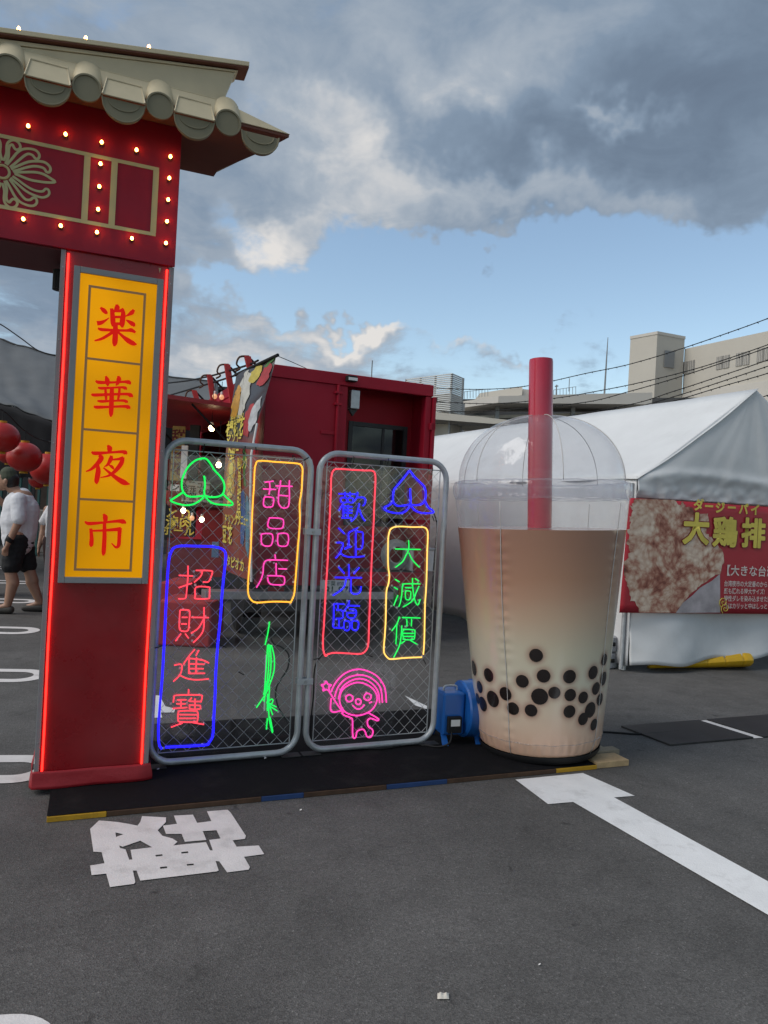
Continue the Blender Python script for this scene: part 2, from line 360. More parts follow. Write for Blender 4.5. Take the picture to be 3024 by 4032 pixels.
def inst(src, loc, rot=None, parent=None, name=None):
    o = src.copy(); col.objects.link(o); o.parent = parent; o.location = Vector(loc) - root_loc(parent)
    if rot is not None: o.rotation_euler = rot
    if name: o.name = name
    return o
def catmull(pts, k=5, closed=False):
    P = [Vector(p) for p in pts]
    if len(P) < 3: return P
    out = []; L = len(P)
    for i in range(L if closed else L - 1):
        g = (lambda j: P[j % L]) if closed else (lambda j: P[max(0, min(L - 1, j))])
        p0, p1, p2, p3 = g(i - 1), g(i), g(i + 1), g(i + 2)
        for t in range(k):
            t /= k
            out.append(.5 * ((2 * p1) + (p2 - p0) * t + (2 * p0 - 5 * p1 + 4 * p2 - p3) * t * t + (3 * p1 - p0 - 3 * p2 + p3) * t ** 3))
    if not closed: out.append(P[-1])
    return out
def flat_poly(name, outlines, tf, m, parent=None, ext=0.0, label=None):
    """filled outline with holes (2D even-odd), tf maps (x, y) -> world"""
    cu = bpy.data.curves.new(name, 'CURVE'); cu.dimensions = '2D'; cu.fill_mode = 'BOTH'; cu.extrude = ext
    for ol in outlines:
        sp = cu.splines.new('POLY'); sp.points.add(len(ol) - 1); sp.use_cyclic_u = True
        for i, (x, y) in enumerate(ol): sp.points[i].co = (x, y, 0, 1)
    return _curve_to_mesh(name, cu, tf, m, parent, label)
def _curve_to_mesh(name, cu, tf, m, parent, label=None):
    t = bpy.data.objects.new('tmp', cu); col.objects.link(t)
    dg = bpy.context.evaluated_depsgraph_get(); me = bpy.data.meshes.new_from_object(t.evaluated_get(dg))
    bpy.data.objects.remove(t); bpy.data.curves.remove(cu)
    o_ = root_loc(parent)
    for v in me.vertices: v.co = tf(v.co.x, v.co.y, v.co.z) - o_
    me.name = name; me.materials.clear(); me.update()
    return link(name, me, m, parent, label=label)
def text(name, body, tf, size, m, parent=None, bold=.02, ext=.0, align='CENTER', label=None, sx=1.0):
    cu = bpy.data.curves.new(name, 'FONT'); cu.body = body; cu.size = 1; cu.offset = bold; cu.extrude = ext; cu.align_x = align; cu.align_y = 'CENTER'; cu.resolution_u = 3
    return _curve_to_mesh(name, cu, (lambda x, y, z: tf(x * size * sx, y * size, z * size)), m, parent, label)

# ================================================================ THE SETTING
def asphalt_mat():
    m = bpy.data.materials.new('asphalt'); m.use_nodes = True; t = m.node_tree; b = t.nodes['Principled BSDF']
    tcn = t.nodes.new('ShaderNodeTexCoord')
    def noi(s, d, r, dist=0):
        n = t.nodes.new('ShaderNodeTexNoise'); t.links.new(tcn.outputs['Object'], n.inputs['Vector'])
        n.inputs['Scale'].default_value = s; n.inputs['Detail'].default_value = d; n.inputs['Roughness'].default_value = r; n.inputs['Distortion'].default_value = dist
        return n.outputs['Fac']
    def mr(v, a, b_, c, d):
        n = t.nodes.new('ShaderNodeMapRange'); t.links.new(v, n.inputs[0])
        for i, x in enumerate((a, b_, c, d)): n.inputs[i + 1].default_value = x
        return n.outputs[0]
    def mul(a, b_):
        n = t.nodes.new('ShaderNodeMath'); n.operation = 'MULTIPLY'
        for i, x in enumerate((a, b_)):
            if isinstance(x, float): n.inputs[i].default_value = x
            else: t.links.new(x, n.inputs[i])
        return n.outputs[0]
    big = mr(noi(.55, 6, .62), .32, .68, .74, 1.22)
    mid = mr(noi(3.2, 7, .68, .4), .33, .70, .84, 1.14)
    stain = mr(noi(2.6, 9, .74, 1.0), .57, .72, 1.0, .58)
    vo = t.nodes.new('ShaderNodeTexVoronoi'); t.links.new(tcn.outputs['Object'], vo.inputs['Vector']); vo.inputs['Scale'].default_value = 190
    sepc = t.nodes.new('ShaderNodeSeparateColor'); t.links.new(vo.outputs['Color'], sepc.inputs[0])
    agg = mr(sepc.outputs[0], 0, 1, .70, 1.30)
    lightst = mr(sepc.outputs[1], .965, .985, 1.0, 1.55)
    v2 = t.nodes.new('ShaderNodeTexVoronoi'); wb = t.nodes.new('ShaderNodeTexNoise'); t.links.new(tcn.outputs['Object'], wb.inputs['Vector']); wb.inputs['Scale'].default_value = 9; wb.inputs['Detail'].default_value = 4; wv3 = t.nodes.new('ShaderNodeVectorMath'); wv3.operation = 'MULTIPLY_ADD'; t.links.new(wb.outputs['Color'], wv3.inputs[0]); wv3.inputs[1].default_value = (.22, .22, .22); t.links.new(tcn.outputs['Object'], wv3.inputs[2]); t.links.new(wv3.outputs[0], v2.inputs['Vector']); v2.inputs['Scale'].default_value = 4.2
    spots = mr(v2.outputs['Distance'], .04, .12, .5, 1.0)
    nv2 = mr(noi(3.1, 3, .6), .40, .56, 0, 1)
    mx = t.nodes.new('ShaderNodeMath'); mx.operation = 'MAXIMUM'; t.links.new(spots, mx.inputs[0]); t.links.new(nv2, mx.inputs[1])
    f = mul(mul(mul(mul(mul(big, mid), stain), agg), lightst), mx.outputs[0])
    v = t.nodes.new('ShaderNodeVectorMath'); v.operation = 'SCALE'; v.inputs[0].default_value = (.102, .098, .095); t.links.new(f, v.inputs['Scale'])
    t.links.new(v.outputs[0], b.inputs['Base Color'])
    t.links.new(mr(noi(4, 5, .6), .3, .7, .70, .92), b.inputs['Roughness']); b.inputs['Specular IOR Level'].default_value = .35
    bp = t.nodes.new('ShaderNodeBump'); bp.inputs['Strength'].default_value = .55; bp.inputs['Distance'].default_value = .004
    t.links.new(vo.outputs['Distance'], bp.inputs['Height']); t.links.new(bp.outputs[0], b.inputs['Normal'])
    return m
M_asphalt = asphalt_mat()
g = MB().add([(-400, -60, 0), (400, -60, 0), (400, 900, 0), (-400, 900, 0)], [(0, 1, 2, 3)]).build('ground', M_asphalt); struct(g)

def gtf(zf, h=.004):
    def f(x, y, z=0):
        p = gnd(*zf(x, y)); return Vector((p.x, p.y, h))
    return f
# painted marks, laid out on the ground plane
def paint(name, outlines, zf, m, label, h=.004):
    gl_ = [[(lambda p: (p.x, p.y))(gnd(*zf(x, y))) for x, y in ol] for ol in outlines]
    o = flat_poly(name, gl_, lambda x, y, z=0: Vector((x, y, h)), m)
    struct(o); o['label'] = label; return o
KANJI = [[(352, 508), (400, 462), (445, 465), (500, 470), (560, 480), (610, 490), (625, 470), (635, 438), (765, 445), (765, 470), (720, 515), (745, 545), (800, 560), (828, 578), (805, 598), (880, 590), (983, 580), (1005, 625), (1020, 625), (1000, 568), (1062, 560), (1040, 515), (965, 520), (985, 568), (868, 578), (850, 535), (765, 535), (748, 490), (825, 480), (808, 435), (912, 430), (935, 475), (1012, 465), (988, 412), (1100, 403), (1118, 420), (1200, 545), (1195, 562), (1128, 570), (1150, 605), (1270, 598), (1300, 645), (1190, 660), (1222, 715), (1215, 730), (1098, 745), (1055, 685), (1035, 683), (1052, 735), (1040, 740), (625, 790), (605, 735), (585, 735), (598, 798), (590, 808), (460, 825), (440, 752), (360, 760), (352, 708), (430, 695), (415, 635), (370, 632)],
         [(510, 598), (530, 605), (625, 572), (690, 608), (572, 622), (582, 675), (565, 676), (545, 620), (515, 612)], [(490, 527), (533, 537), (493, 552)],
         [(708, 650), (745, 646), (747, 655), (710, 659)], [(848, 634), (885, 630), (887, 640), (850, 643)], [(732, 716), (770, 712), (772, 722), (734, 726)], [(878, 700), (915, 697), (917, 706), (880, 709)]]
paint('painted_kanji_marking', KANJI, zg, M_paintold, 'white painted kanji for small cars on the asphalt')
paint('painted_line_marking', [[(500, 550), (810, 520), (1048, 625), (953, 632), (1659, 1018), (2350, 1390), (2350, 1580), (1659, 1172), (765, 653), (650, 663)]], zh, M_paint, 'white painted bay line with a wide end block')
paint('painted_arrow_marking', [[(10, 1700), (110, 1705), (150, 1775), (215, 1790), (205, 1815), (120, 1815), (130, 1848), (10, 1850)]], z4, M_paint, 'white painted mark seen through the left mesh panel')
paint('painted_wedge_marking', [[(725, 1755), (880, 1828), (878, 1850), (800, 1825)]], z5, M_paint, 'white painted wedge seen through the right mesh panel')
# rounded double bay lines on the left: capsule outlines running off to the left
def bay_loop(px, py0, py1, name='painted_bay_loop_marking', lab='', ri=.62, L=4.2, h=.004):
    a, b = gnd(px, py0), gnd(px, py1); wdt = (a - b).length / 2
    d = Vector((-math.cos(R(22)), -math.sin(R(22)), 0)) if False else Vector((-.985, -.17, 0)).normalized()
    n = Vector((-d.y, d.x, 0)); c = (a + b) / 2
    def cap(r):
        pts = [c + n * r + d * L, c + n * r]
        for k in range(1, 16): t = math.pi * k / 16; pts.append(c + n * r * math.cos(t) - d * r * math.sin(t))
        pts += [c - n * r, c - n * r + d * L]; return [(p.x, p.y) for p in pts]
    o = flat_poly(name, [cap(wdt), cap(wdt * ri)], lambda x, y, z=0: Vector((x, y, h)), M_paintold); struct(o); o['label'] = lab
bay_loop(62, 2978, 3084, lab='nearest white rounded bay loop left of the red pillar', ri=.46)
bay_loop(66, 2637, 2687, lab='second white rounded bay loop left of the red pillar', ri=.54)
bay_loop(66, 2470, 2498, lab='third white rounded bay loop left of the red pillar', ri=.5)
bay_loop(80, 2360, 2376, lab='fourth white rounded bay loop behind the man', ri=.5)
bay_loop(80, 2288, 2300, lab='fifth white rounded bay loop behind the man', ri=.5)
bay_loop(80, 2234, 2244, lab='farthest white rounded bay loop behind the man', ri=.5)
bay_loop(-30, 4010, 4330, lab='white rounded bay loop at the bottom left corner', ri=.66)

# ---------------------------------------------------------------- black platform
A_ = gnd(183, 3240); FP = Fr(A_, 21.6)
def zp(p): return FP.loc(gnd(*p))[0]
plat = thing('platform', FP.p(1.45, -.65, 0), 'low platform covered in black carpet under gate, fence panels and cup', 'platform')
MB().box(FP, .004, 2.95, -1.32, -.014, 0.002, .026).build('carpet_board', M_carpet, plat, bevel=.003)
MB().grid(lambda u, v: FP.p(u * 2.955, -1.322 + v * 1.318, .0272 + .0022 * mnoise.noise((u * 9, v * 5, .3))), 60, 26).build('carpet', M_carpet, plat, smooth=2)
edges = [(0.0, zp(zg(440, 435)), M_yellowtape), (zp(zg(440, 435)) + .002, zp(zg(1285, 360)), M_browntape), (zp(zg(1285, 360)) + .002, zp(zg(1515, 335)), M_bluetape),
         (zp(zg(1515, 335)) + .002, 1.62, M_browntape), (1.622, zp(zh(190, 570)), M_bluetape), (zp(zh(190, 570)) + .002, zp(zh(690, 520)), M_browntape), (zp(zh(690, 520)) + .002, zp(zh(882, 505)), M_yellowtape)]
for a, b, m in edges: MB().box(FP, a, b, -.013, .001, .001, .0245).build('edge_strip', m, plat, bevel=.0015)
e_ = zp(zh(882, 505))
pk = thing('wood_plank', FP.p(e_ + .1, -.2, 0), 'pale bare wood plank under the cup at platform end', 'plank')
MB().box(FP, e_ + .004, e_ + .24, -.145, -.006, .001, .036).build('plank_body', M_wood, pk, bevel=.002)
pk2 = thing('wood_plank', FP.p(e_ + .1, -.4, 0), 'weathered grey wood batten behind the pale plank', 'plank')
MB().box(FP, e_ - .20, e_ + .30, -.235, -.165, .001, .044).build('batten_body', M_woodg, pk2, bevel=.002)
MB().box(FP, e_ - .20, e_ + .26, -.30, -.242, .001, .03).build('batten_body', M_woodg, pk2, bevel=.002)

# ================================================================ GATE
FG = Fr(gnd(360, 3085, .03), 22.0)
ZB_ = .0295
gate = thing('festival_gate', FG.p(0, -.2, ZB_), 'red festival gate with cream tiled roof, bulbs and yellow sign pillar', 'gate')
MB().box(FG, -.2385, .2385, -.42, -.001, ZB_, 2.66).build('pillar_body', M_redpil, gate, bevel=.002)
MB().box(FG, -.262, -.240, -.43, .006, ZB_ + .02, 2.634).build('edge_trim', M_grey, gate, bevel=.0015)
MB().box(FG, .240, .265, -.43, .006, ZB_ + .02, 2.634).build('edge_trim', M_grey, gate, bevel=.0015)
for s in (-.2275, .2305):
    MB().tube(catmull([FG.p(s + .0012 * math.sin(z * 7 + s * 30), .007, z) for z in [.112 + (2.618 - .112) * k / 12 for k in range(13)]], 3), .0052, 8).build('light_strip', M_tube['red'], gate, smooth=True)
a_ = FG.sz(*z1(872, 1362), .004); MB().prism([FG.p(a_[0] - .008, .004, a_[1] + .012), FG.p(a_[0] + .004, .004, a_[1] + .012), FG.p(a_[0] - .002, .004, a_[1] - .014)], FG.N * .001).build('tape_scrap', mat('tape_tan', (.5, .38, .22), .7), gate)
# skirt cloth of red tape round the foot
sk = MB(); pr = [(-.272, -.43), (-.268, .006), (.270, .006), (.274, -.43)]
def skf(u, v):
    t = u * 3; i = min(2, int(t)); f = t - i; a, b = pr[i], pr[i + 1]; s = a[0] + (b[0] - a[0]) * f; q = a[1] + (b[1] - a[1]) * f
    out = (.004 + .012 * (1 - v)) * (1 + .6 * mnoise.noise((u * 9, v, 0)))
    return FG.p(s + (math.copysign(out, s) if i != 1 else 0), q + (out if i == 1 else 0), .031 + v * .082 + (.006 * mnoise.noise((u * 6, 2, 0))))
sk.grid(skf, 60, 6).build('foot_skirt', mat('red_skirt_tape', (.34, .012, .02), .5, bump=.3, bscale=25), gate, smooth=True, solid=.002)
for s_, zs_ in ((-.251, (.25, .7, 1.2, 1.7, 2.2, 2.55)), (.2525, (.25, .7, 1.2, 1.7, 2.2, 2.55))):
    for z_ in zs_: MB().lathe([(.0042, .0), (.0040, .0016), (.001, .0022)], 8, FG.p(s_, .006, z_), (FG.D, Vector((0, 0, 1)), FG.N)).build('screw_head', M_alu, gate)
# beam with the board
MB().box(FG, -2.6, .2655, -.43, .0, 2.662, 3.335).build('beam', M_red, gate, bevel=.002)
MB().box(FG, -2.6, .2665, .001, .020, 2.637, 3.336).build('front_board', M_red, gate, bevel=.0015)
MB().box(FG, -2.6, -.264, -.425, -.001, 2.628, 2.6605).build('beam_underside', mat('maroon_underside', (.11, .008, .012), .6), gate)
MB().tube([FG.p(-.272, -.25, 2.60), FG.p(-.272, -.25, 2.50)], .035, 12).build('black_bracket', M_black, gate)
QB = .0215
def bar(a0, a1, h0, h1, q=QB): return MB().box(FG, a0, a1, q, q + .002, h0, h1)
fl = hull_part('board_frame', gate)
bar(-2.5, .1655, 3.0965, 3.114).build('frame_bar', M_gold, fl); bar(-2.5, .1655, 2.770, 2.7875).build('frame_bar', M_gold, fl)
for a, b in ((-.181, -.1525), (-.057, -.0285), (.139, .1665)): bar(a, b, 2.788, 3.096, QB + .0002).build('frame_bar', M_gold, fl)
bar(-.92, -.892, 2.788, 3.096).build('frame_bar', M_gold, fl)
# flower crest of bent outline petals, right half traced, left half mirrored
def crest(pts): return [FG.sz(*z1(x, y), QB) for x, y in pts]
zc = zoom(0, 100, .36166)
PET = [[(38, 1475), (70, 1400), (75, 1310), (100, 1265), (150, 1250), (200, 1275), (222, 1320), (205, 1350), (170, 1350), (150, 1325), (135, 1300), (108, 1310), (95, 1350), (92, 1430), (60, 1510)],
       [(75, 1520), (130, 1455), (190, 1385), (250, 1350), (330, 1345), (395, 1365), (428, 1410), (418, 1450), (385, 1450), (355, 1415), (310, 1400), (265, 1420), (210, 1465), (150, 1515), (110, 1545)],
       [(120, 1565), (200, 1530), (300, 1490), (390, 1480), (480, 1490), (535, 1530), (550, 1570), (535, 1600), (505, 1595), (480, 1560), (430, 1540), (360, 1535), (280, 1550), (200, 1575), (140, 1590)],
       [(150, 1602), (260, 1600), (380, 1600), (470, 1620), (540, 1660), (600, 1705), (520, 1712), (420, 1700), (320, 1680), (220, 1640), (160, 1618)]]
cz = FG.sz(*zc(25, 1595), QB)
pet_meshes = []
crp = hull_part('flower_crest', gate)
petl = []
for P in PET: petl.append([FG.sz(*zc(x, y), QB) for x, y in P])
sl = 0.0
for P in petl[:3]: petl.append([(a, 2 * cz[1] - h) for a, h in P])
for P in petl[:7]: petl.append([(2 * cz[0] - a, h) for a, h in P])
for k, P in enumerate(petl):
    pb_ = MB().tube(catmull([FG.p(a, QB + .001 + .0002 * k, h) for a, h in P], 4), .0062, 6)
    pb_.v = [v - FG.N * ((FG.loc(v)[1] - (QB + .001 + .0002 * k)) * .8) for v in pb_.v]
    pb_.build('petal_outline', M_gold, crp, smooth=True)
MB().tube([FG.p(cz[0] + .030 * math.cos(t), QB + .001, cz[1] + .030 * math.sin(t)) for t in [2 * math.pi * k / 28 for k in range(28)]], .0065, 6, closed=True).build('petal_ring', M_gold, crp, smooth=True)
# board bulbs
def bulb_mesh(name='bulb'):
    b = MB().lathe([(.0014, 0), (.0054, .002), (.0076, .007), (.0070, .013), (.0045, .018), (.0008, .022)], 10, ax=(Vector((1, 0, 0)), Vector((0, 0, 1)), Vector((0, -1, 0))))
    return b
BS = [(-.107, 3.065), (-.107, 2.955), (-.107, 2.844)] + [(.2155, z) for z in (3.174, 3.066, 2.958, 2.849, 2.740)]
BS += [(s, 3.170) for s in [-.107 - .161 * k for k in range(0, 7)] + [.054]] + [(s, 2.733) for s in [-.107 - .161 * k for k in range(0, 7)] + [.054]]
src_b = src_s = None
def put_bulb(fr, s, q, z, parent, up=False):
    global src_b, src_s
    if src_b is None:
        src_b = bulb_mesh().build('light_bulb', M_bulb, None, smooth=2); src_b.data.name = 'light_bulb'
        src_s = MB().lathe([(.0085, -.012), (.0085, .004)], 10, ax=(Vector((1, 0, 0)), Vector((0, 0, 1)), Vector((0, -1, 0)))).build('bulb_socket', M_soffit, None, smooth=True)
        src_b.hide_render = False
    rot = (R(-90) if up else R(-18), 0, fr.a)
    out = Vector((0, 0, 1)) if up else fr.N * math.cos(R(18)) + Vector((0, 0, math.sin(R(18)))) * 1.0
    b = inst(src_b, fr.p(s, q, z) + out * .012, rot, parent, 'light_bulb'); inst(src_s, fr.p(s, q, z) + out * .011, rot, parent, 'bulb_socket')
for s, z in BS: put_bulb(FG, s, .0205, z - .006, gate)
# yellow light box
sbox = MB(); QS = .05
s0, s1, h0, h1 = -.1995, .2125, 1.030, 2.551
sbox = MB().box(FG, s0 + .004, s1 - .004, .0005, .046, h0 + .004, h1 - .004).build('sign_box', M_grey, gate)
for a, b, c, d in ((s0, s0 + .029, h0, h1), (s1 - .029, s1, h0, h1)): MB().box(FG, a, b, .0465, .062, c, d).build('sign_frame', M_grey, sbox, bevel=.002)
for c, d in ((h0, h0 + .029), (h1 - .029, h1)): MB().box(FG, s0 + .0295, s1 - .0295, .0465, .0615, c, d).build('sign_frame', M_grey, sbox, bevel=.002)
def face_mat():
    m = bpy.data.materials['backlit_yellow_panel']; t = m.node_tree; b = t.nodes['Principled BSDF']
    tcn = t.nodes.new('ShaderNodeTexCoord'); wv = t.nodes.new('ShaderNodeTexNoise'); t.links.new(tcn.outputs['Object'], wv.inputs['Vector']); wv.inputs['Scale'].default_value = 2.2; wv.inputs['Detail'].default_value = 1
    mr = t.nodes.new('ShaderNodeMapRange'); t.links.new(wv.outputs['Fac'], mr.inputs[0]); mr.inputs[1].default_value = .3; mr.inputs[2].default_value = .7; mr.inputs[3].default_value = .22; mr.inputs[4].default_value = .40
    t.links.new(mr.outputs[0], b.inputs['Emission Strength'])
face_mat()
MB().box(FG, s0 + .0292, s1 - .0292, .0465, QS, h0 + .0292, h1 - .0292).build('sign_face', M_face, sbox)
l0, l1, k0, k1 = -.1315, .134, 1.089, 2.471
lw = .0115
for a, b, c, d in ((l0, l0 + lw, k0, k1), (l1 - lw, l1, k0, k1), (l0 + lw, l1 - lw, k0, k0 + lw), (l0 + lw, l1 - lw, k1 - lw, k1)): MB().box(FG, a, b, QS + .0005, QS + .001, c, d).build('panel_line', M_facebrown, sbox)
for h in (2.117, 1.774, 1.436): MB().box(FG, l0 + lw, l1 - lw, QS + .0005, QS + .001, h - .0055, h + .0055).build('panel_line', M_facebrown, sbox)
def brush(name, strokes, zf, k, fr, q, m, parent, kw=1.0):
    """brush-written character: ribbons of changing width, each stroke a hair proud of the last"""
    mb = MB()
    for j, st in enumerate(strokes):
        P = catmull([Vector((*fr.sz(*zf(x, y), q), wd * k)) for x, y, wd in st], 5)
        L = []; Rr = []
        for i, p in enumerate(P):
            a = P[max(0, i - 1)]; b = P[min(len(P) - 1, i + 1)]; d = Vector((b.x - a.x, b.y - a.y)); d = d.normalized() if d.length else Vector((1, 0)); n = Vector((-d.y, d.x)); hw = max(.0008, p.z / 2)
            if i == 0: p = Vector((p.x - d.x * hw * .5, p.y - d.y * hw * .5, p.z))
            if i == len(P) - 1: p = Vector((p.x + d.x * hw * .5, p.y + d.y * hw * .5, p.z))
            L.append((p.x + n.x * hw, p.y + n.y * hw)); Rr.append((p.x - n.x * hw, p.y - n.y * hw))
        qq = q + .0006 + .00035 * j; nn = len(L)
        mb.add([fr.p(a, qq, h) for a, h in L + Rr], [(i, i + 1, nn + i + 1, nn + i) for i in range(nn - 1)])
    return mb.build(name, m, parent)
u2 = .4612 * 3.6 / F * 1.28; u3 = .6327 * 3.55 / F * 1.28
CH1 = [[(998, 480, 18), (1000, 500, 34), (985, 525, 20), (965, 548, 8)], [(953, 515, 22), (960, 560, 30), (965, 630, 32), (965, 658, 18)], [(955, 530, 16), (1020, 530, 20), (1050, 520, 24)], [(1045, 518, 22), (1052, 560, 30), (1042, 640, 34), (1045, 668, 14)], [(970, 582, 18), (1035, 582, 18)], [(970, 640, 20), (1035, 640, 20)],
       [(862, 505, 16), (885, 525, 30), (908, 548, 22), (915, 555, 6)], [(838, 635, 30), (865, 630, 26), (900, 612, 14), (930, 590, 6)], [(1140, 525, 18), (1125, 545, 28), (1100, 562, 18), (1070, 578, 6)], [(1080, 610, 10), (1105, 625, 24), (1135, 645, 32), (1145, 660, 14)],
       [(840, 680, 14), (870, 690, 22), (980, 696, 18), (1080, 698, 18), (1120, 695, 28), (1152, 712, 16)], [(985, 655, 30), (985, 720, 34), (980, 800, 34), (975, 828, 14)], [(970, 705, 22), (920, 740, 20), (865, 770, 18), (810, 785, 10)], [(1000, 705, 14), (1050, 750, 22), (1095, 785, 34), (1140, 810, 30), (1165, 815, 8)]]
CH2 = [[(820, 1128, 14), (850, 1140, 24), (960, 1140, 16), (1060, 1135, 18), (1100, 1140, 30), (1112, 1155, 10)], [(905, 1090, 14), (915, 1120, 30), (918, 1160, 20), (915, 1170, 6)], [(1010, 1090, 16), (1015, 1110, 30), (1005, 1145, 22), (990, 1165, 8)], [(840, 1185, 12), (870, 1190, 20), (960, 1185, 14), (1040, 1182, 16), (1070, 1190, 24), (1080, 1200, 8)],
       [(900, 1200, 16), (905, 1260, 18), (905, 1295, 12)], [(1020, 1195, 16), (1015, 1250, 18), (1005, 1295, 12)], [(785, 1240, 12), (810, 1248, 22), (960, 1242, 18), (1080, 1240, 20), (1115, 1250, 30), (1132, 1262, 10)], [(835, 1298, 12), (870, 1302, 20), (960, 1298, 14), (1050, 1295, 18), (1080, 1305, 22), (1088, 1312, 8)], [(805, 1345, 12), (830, 1352, 22), (960, 1348, 16), (1060, 1345, 20), (1095, 1352, 28), (1108, 1362, 10)], [(955, 1195, 26), (952, 1300, 30), (948, 1400, 28), (945, 1432, 10)]]
CH3 = [[(920, 1680, 14), (935, 1700, 34), (935, 1730, 24)], [(785, 1735, 14), (815, 1745, 26), (940, 1738, 16), (1040, 1732, 22), (1070, 1740, 30), (1082, 1750, 10)], [(850, 1765, 20), (865, 1785, 32), (835, 1830, 28), (780, 1880, 18), (735, 1900, 8)], [(835, 1850, 20), (838, 1900, 32), (825, 1980, 30), (825, 2005, 10)], [(950, 1770, 18), (945, 1795, 28), (920, 1840, 18), (890, 1860, 6)], [(950, 1800, 12), (1010, 1795, 18), (1045, 1790, 30)], [(1050, 1785, 20), (1035, 1830, 30), (990, 1890, 26), (930, 1935, 16), (858, 1952, 6)], [(930, 1845, 8), (955, 1860, 20), (970, 1880, 10)], [(885, 1870, 10), (940, 1915, 20), (1000, 1960, 30), (1060, 1995, 36), (1105, 2008, 8)]]
CH4 = [[(645, 198, 10), (655, 215, 24), (655, 245, 16)], [(530, 243, 8), (555, 255, 18), (650, 248, 12), (730, 240, 16), (765, 243, 24), (782, 252, 8)], [(565, 290, 14), (570, 340, 18), (568, 385, 20), (565, 398, 8)], [(560, 300, 10), (640, 298, 12), (720, 292, 18), (745, 290, 22)], [(745, 288, 20), (742, 340, 18), (738, 390, 18), (720, 402, 12), (695, 378, 5)], [(650, 255, 16), (650, 340, 20), (645, 430, 20), (642, 452, 8)]]
for ch, zf, k in ((CH1, z2, u2), (CH2, z2, u2), (CH3, z2, u2), (CH4, z3, u3)): brush('sign_character', ch, zf, k, FG, QS, M_facered, sbox)

# ---- gate roof
roof = hull_part('roof', gate)
LS = -2.6; QR = .14
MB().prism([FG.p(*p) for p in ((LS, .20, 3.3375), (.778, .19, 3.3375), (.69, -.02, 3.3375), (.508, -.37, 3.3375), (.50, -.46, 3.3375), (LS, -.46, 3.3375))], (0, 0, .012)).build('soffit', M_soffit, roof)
MB().hexa([FG.p(*p) for p in ((LS, .212, 3.351), (.785, .197, 3.351), (.70, -.02, 3.351), (.50, -.455, 3.351), (LS, -.455, 3.351))], [FG.p(*p) for p in ((LS, .150, 3.457), (.440, .150, 3.457), (.436, -.1, 3.457), (.430, -.455, 3.457), (LS, -.455, 3.457))]).build('roof_slope', M_cream, roof, bevel=.003)
def ctop(s): return 3.518 + .1385 * (max(s, -.56) + .552)
def cline(s): return 3.462 + .149 * (max(s, -.55) + .55)
par = [(LS, 3.4575), (.443, 3.4575), (.497, cline(.497)), (-.53, cline(-.53)), (LS, 3.4615)]
MB().prism([FG.p(s, QR, z) for s, z in par], FG.N * -.1).build('parapet', M_cream, roof)
up = [(LS, cline(LS) + .002), (-.55, cline(-.55) + .002), (.498, cline(.498) + .002), (.512, ctop(.512) - .034), (-.55, ctop(-.55) - .034), (LS, ctop(LS) - .034)]
MB().prism([FG.p(s, QR + .007, z) for s, z in up], FG.N * -.11).build('parapet_band', M_cream, roof, bevel=.0015)
MB().tube([FG.p(LS, QR + .006, 3.4585), FG.p(.444, QR + .006, 3.4585)], .0055, 6).build('eave_bead', M_cream, roof, smooth=True)
capu = [(LS, ctop(LS)), (-.56, ctop(-.56)), (.560, ctop(.560))]
for (sa, za_), (sb2, zb2) in zip(capu, capu[1:]):
    for nm, q0, q1, d0, d1, m in (('ridge_cap', .178, .045, .022, 0, M_cream), ('ridge_glow_board', .173, .047, .0285, .0225, M_soffit)):  # board under the cap is coloured in place of the red strip's light
        MB().hexa([FG.p(sa, q0, za_ - d0), FG.p(sb2, q0, zb2 - d0), FG.p(sb2, q1, zb2 - d0), FG.p(sa, q1, za_ - d0)], [FG.p(sa, q0, za_ - d1), FG.p(sb2, q0, zb2 - d1), FG.p(sb2, q1, zb2 - d1), FG.p(sa, q1, za_ - d1)]).build(nm, m, roof, bevel=.002 if nm == 'ridge_cap' else 0)
for s in [-.198 - .279 * k for k in range(-1, 4)]: put_bulb(FG, s, .160, ctop(s) - .009, gate, up=True)
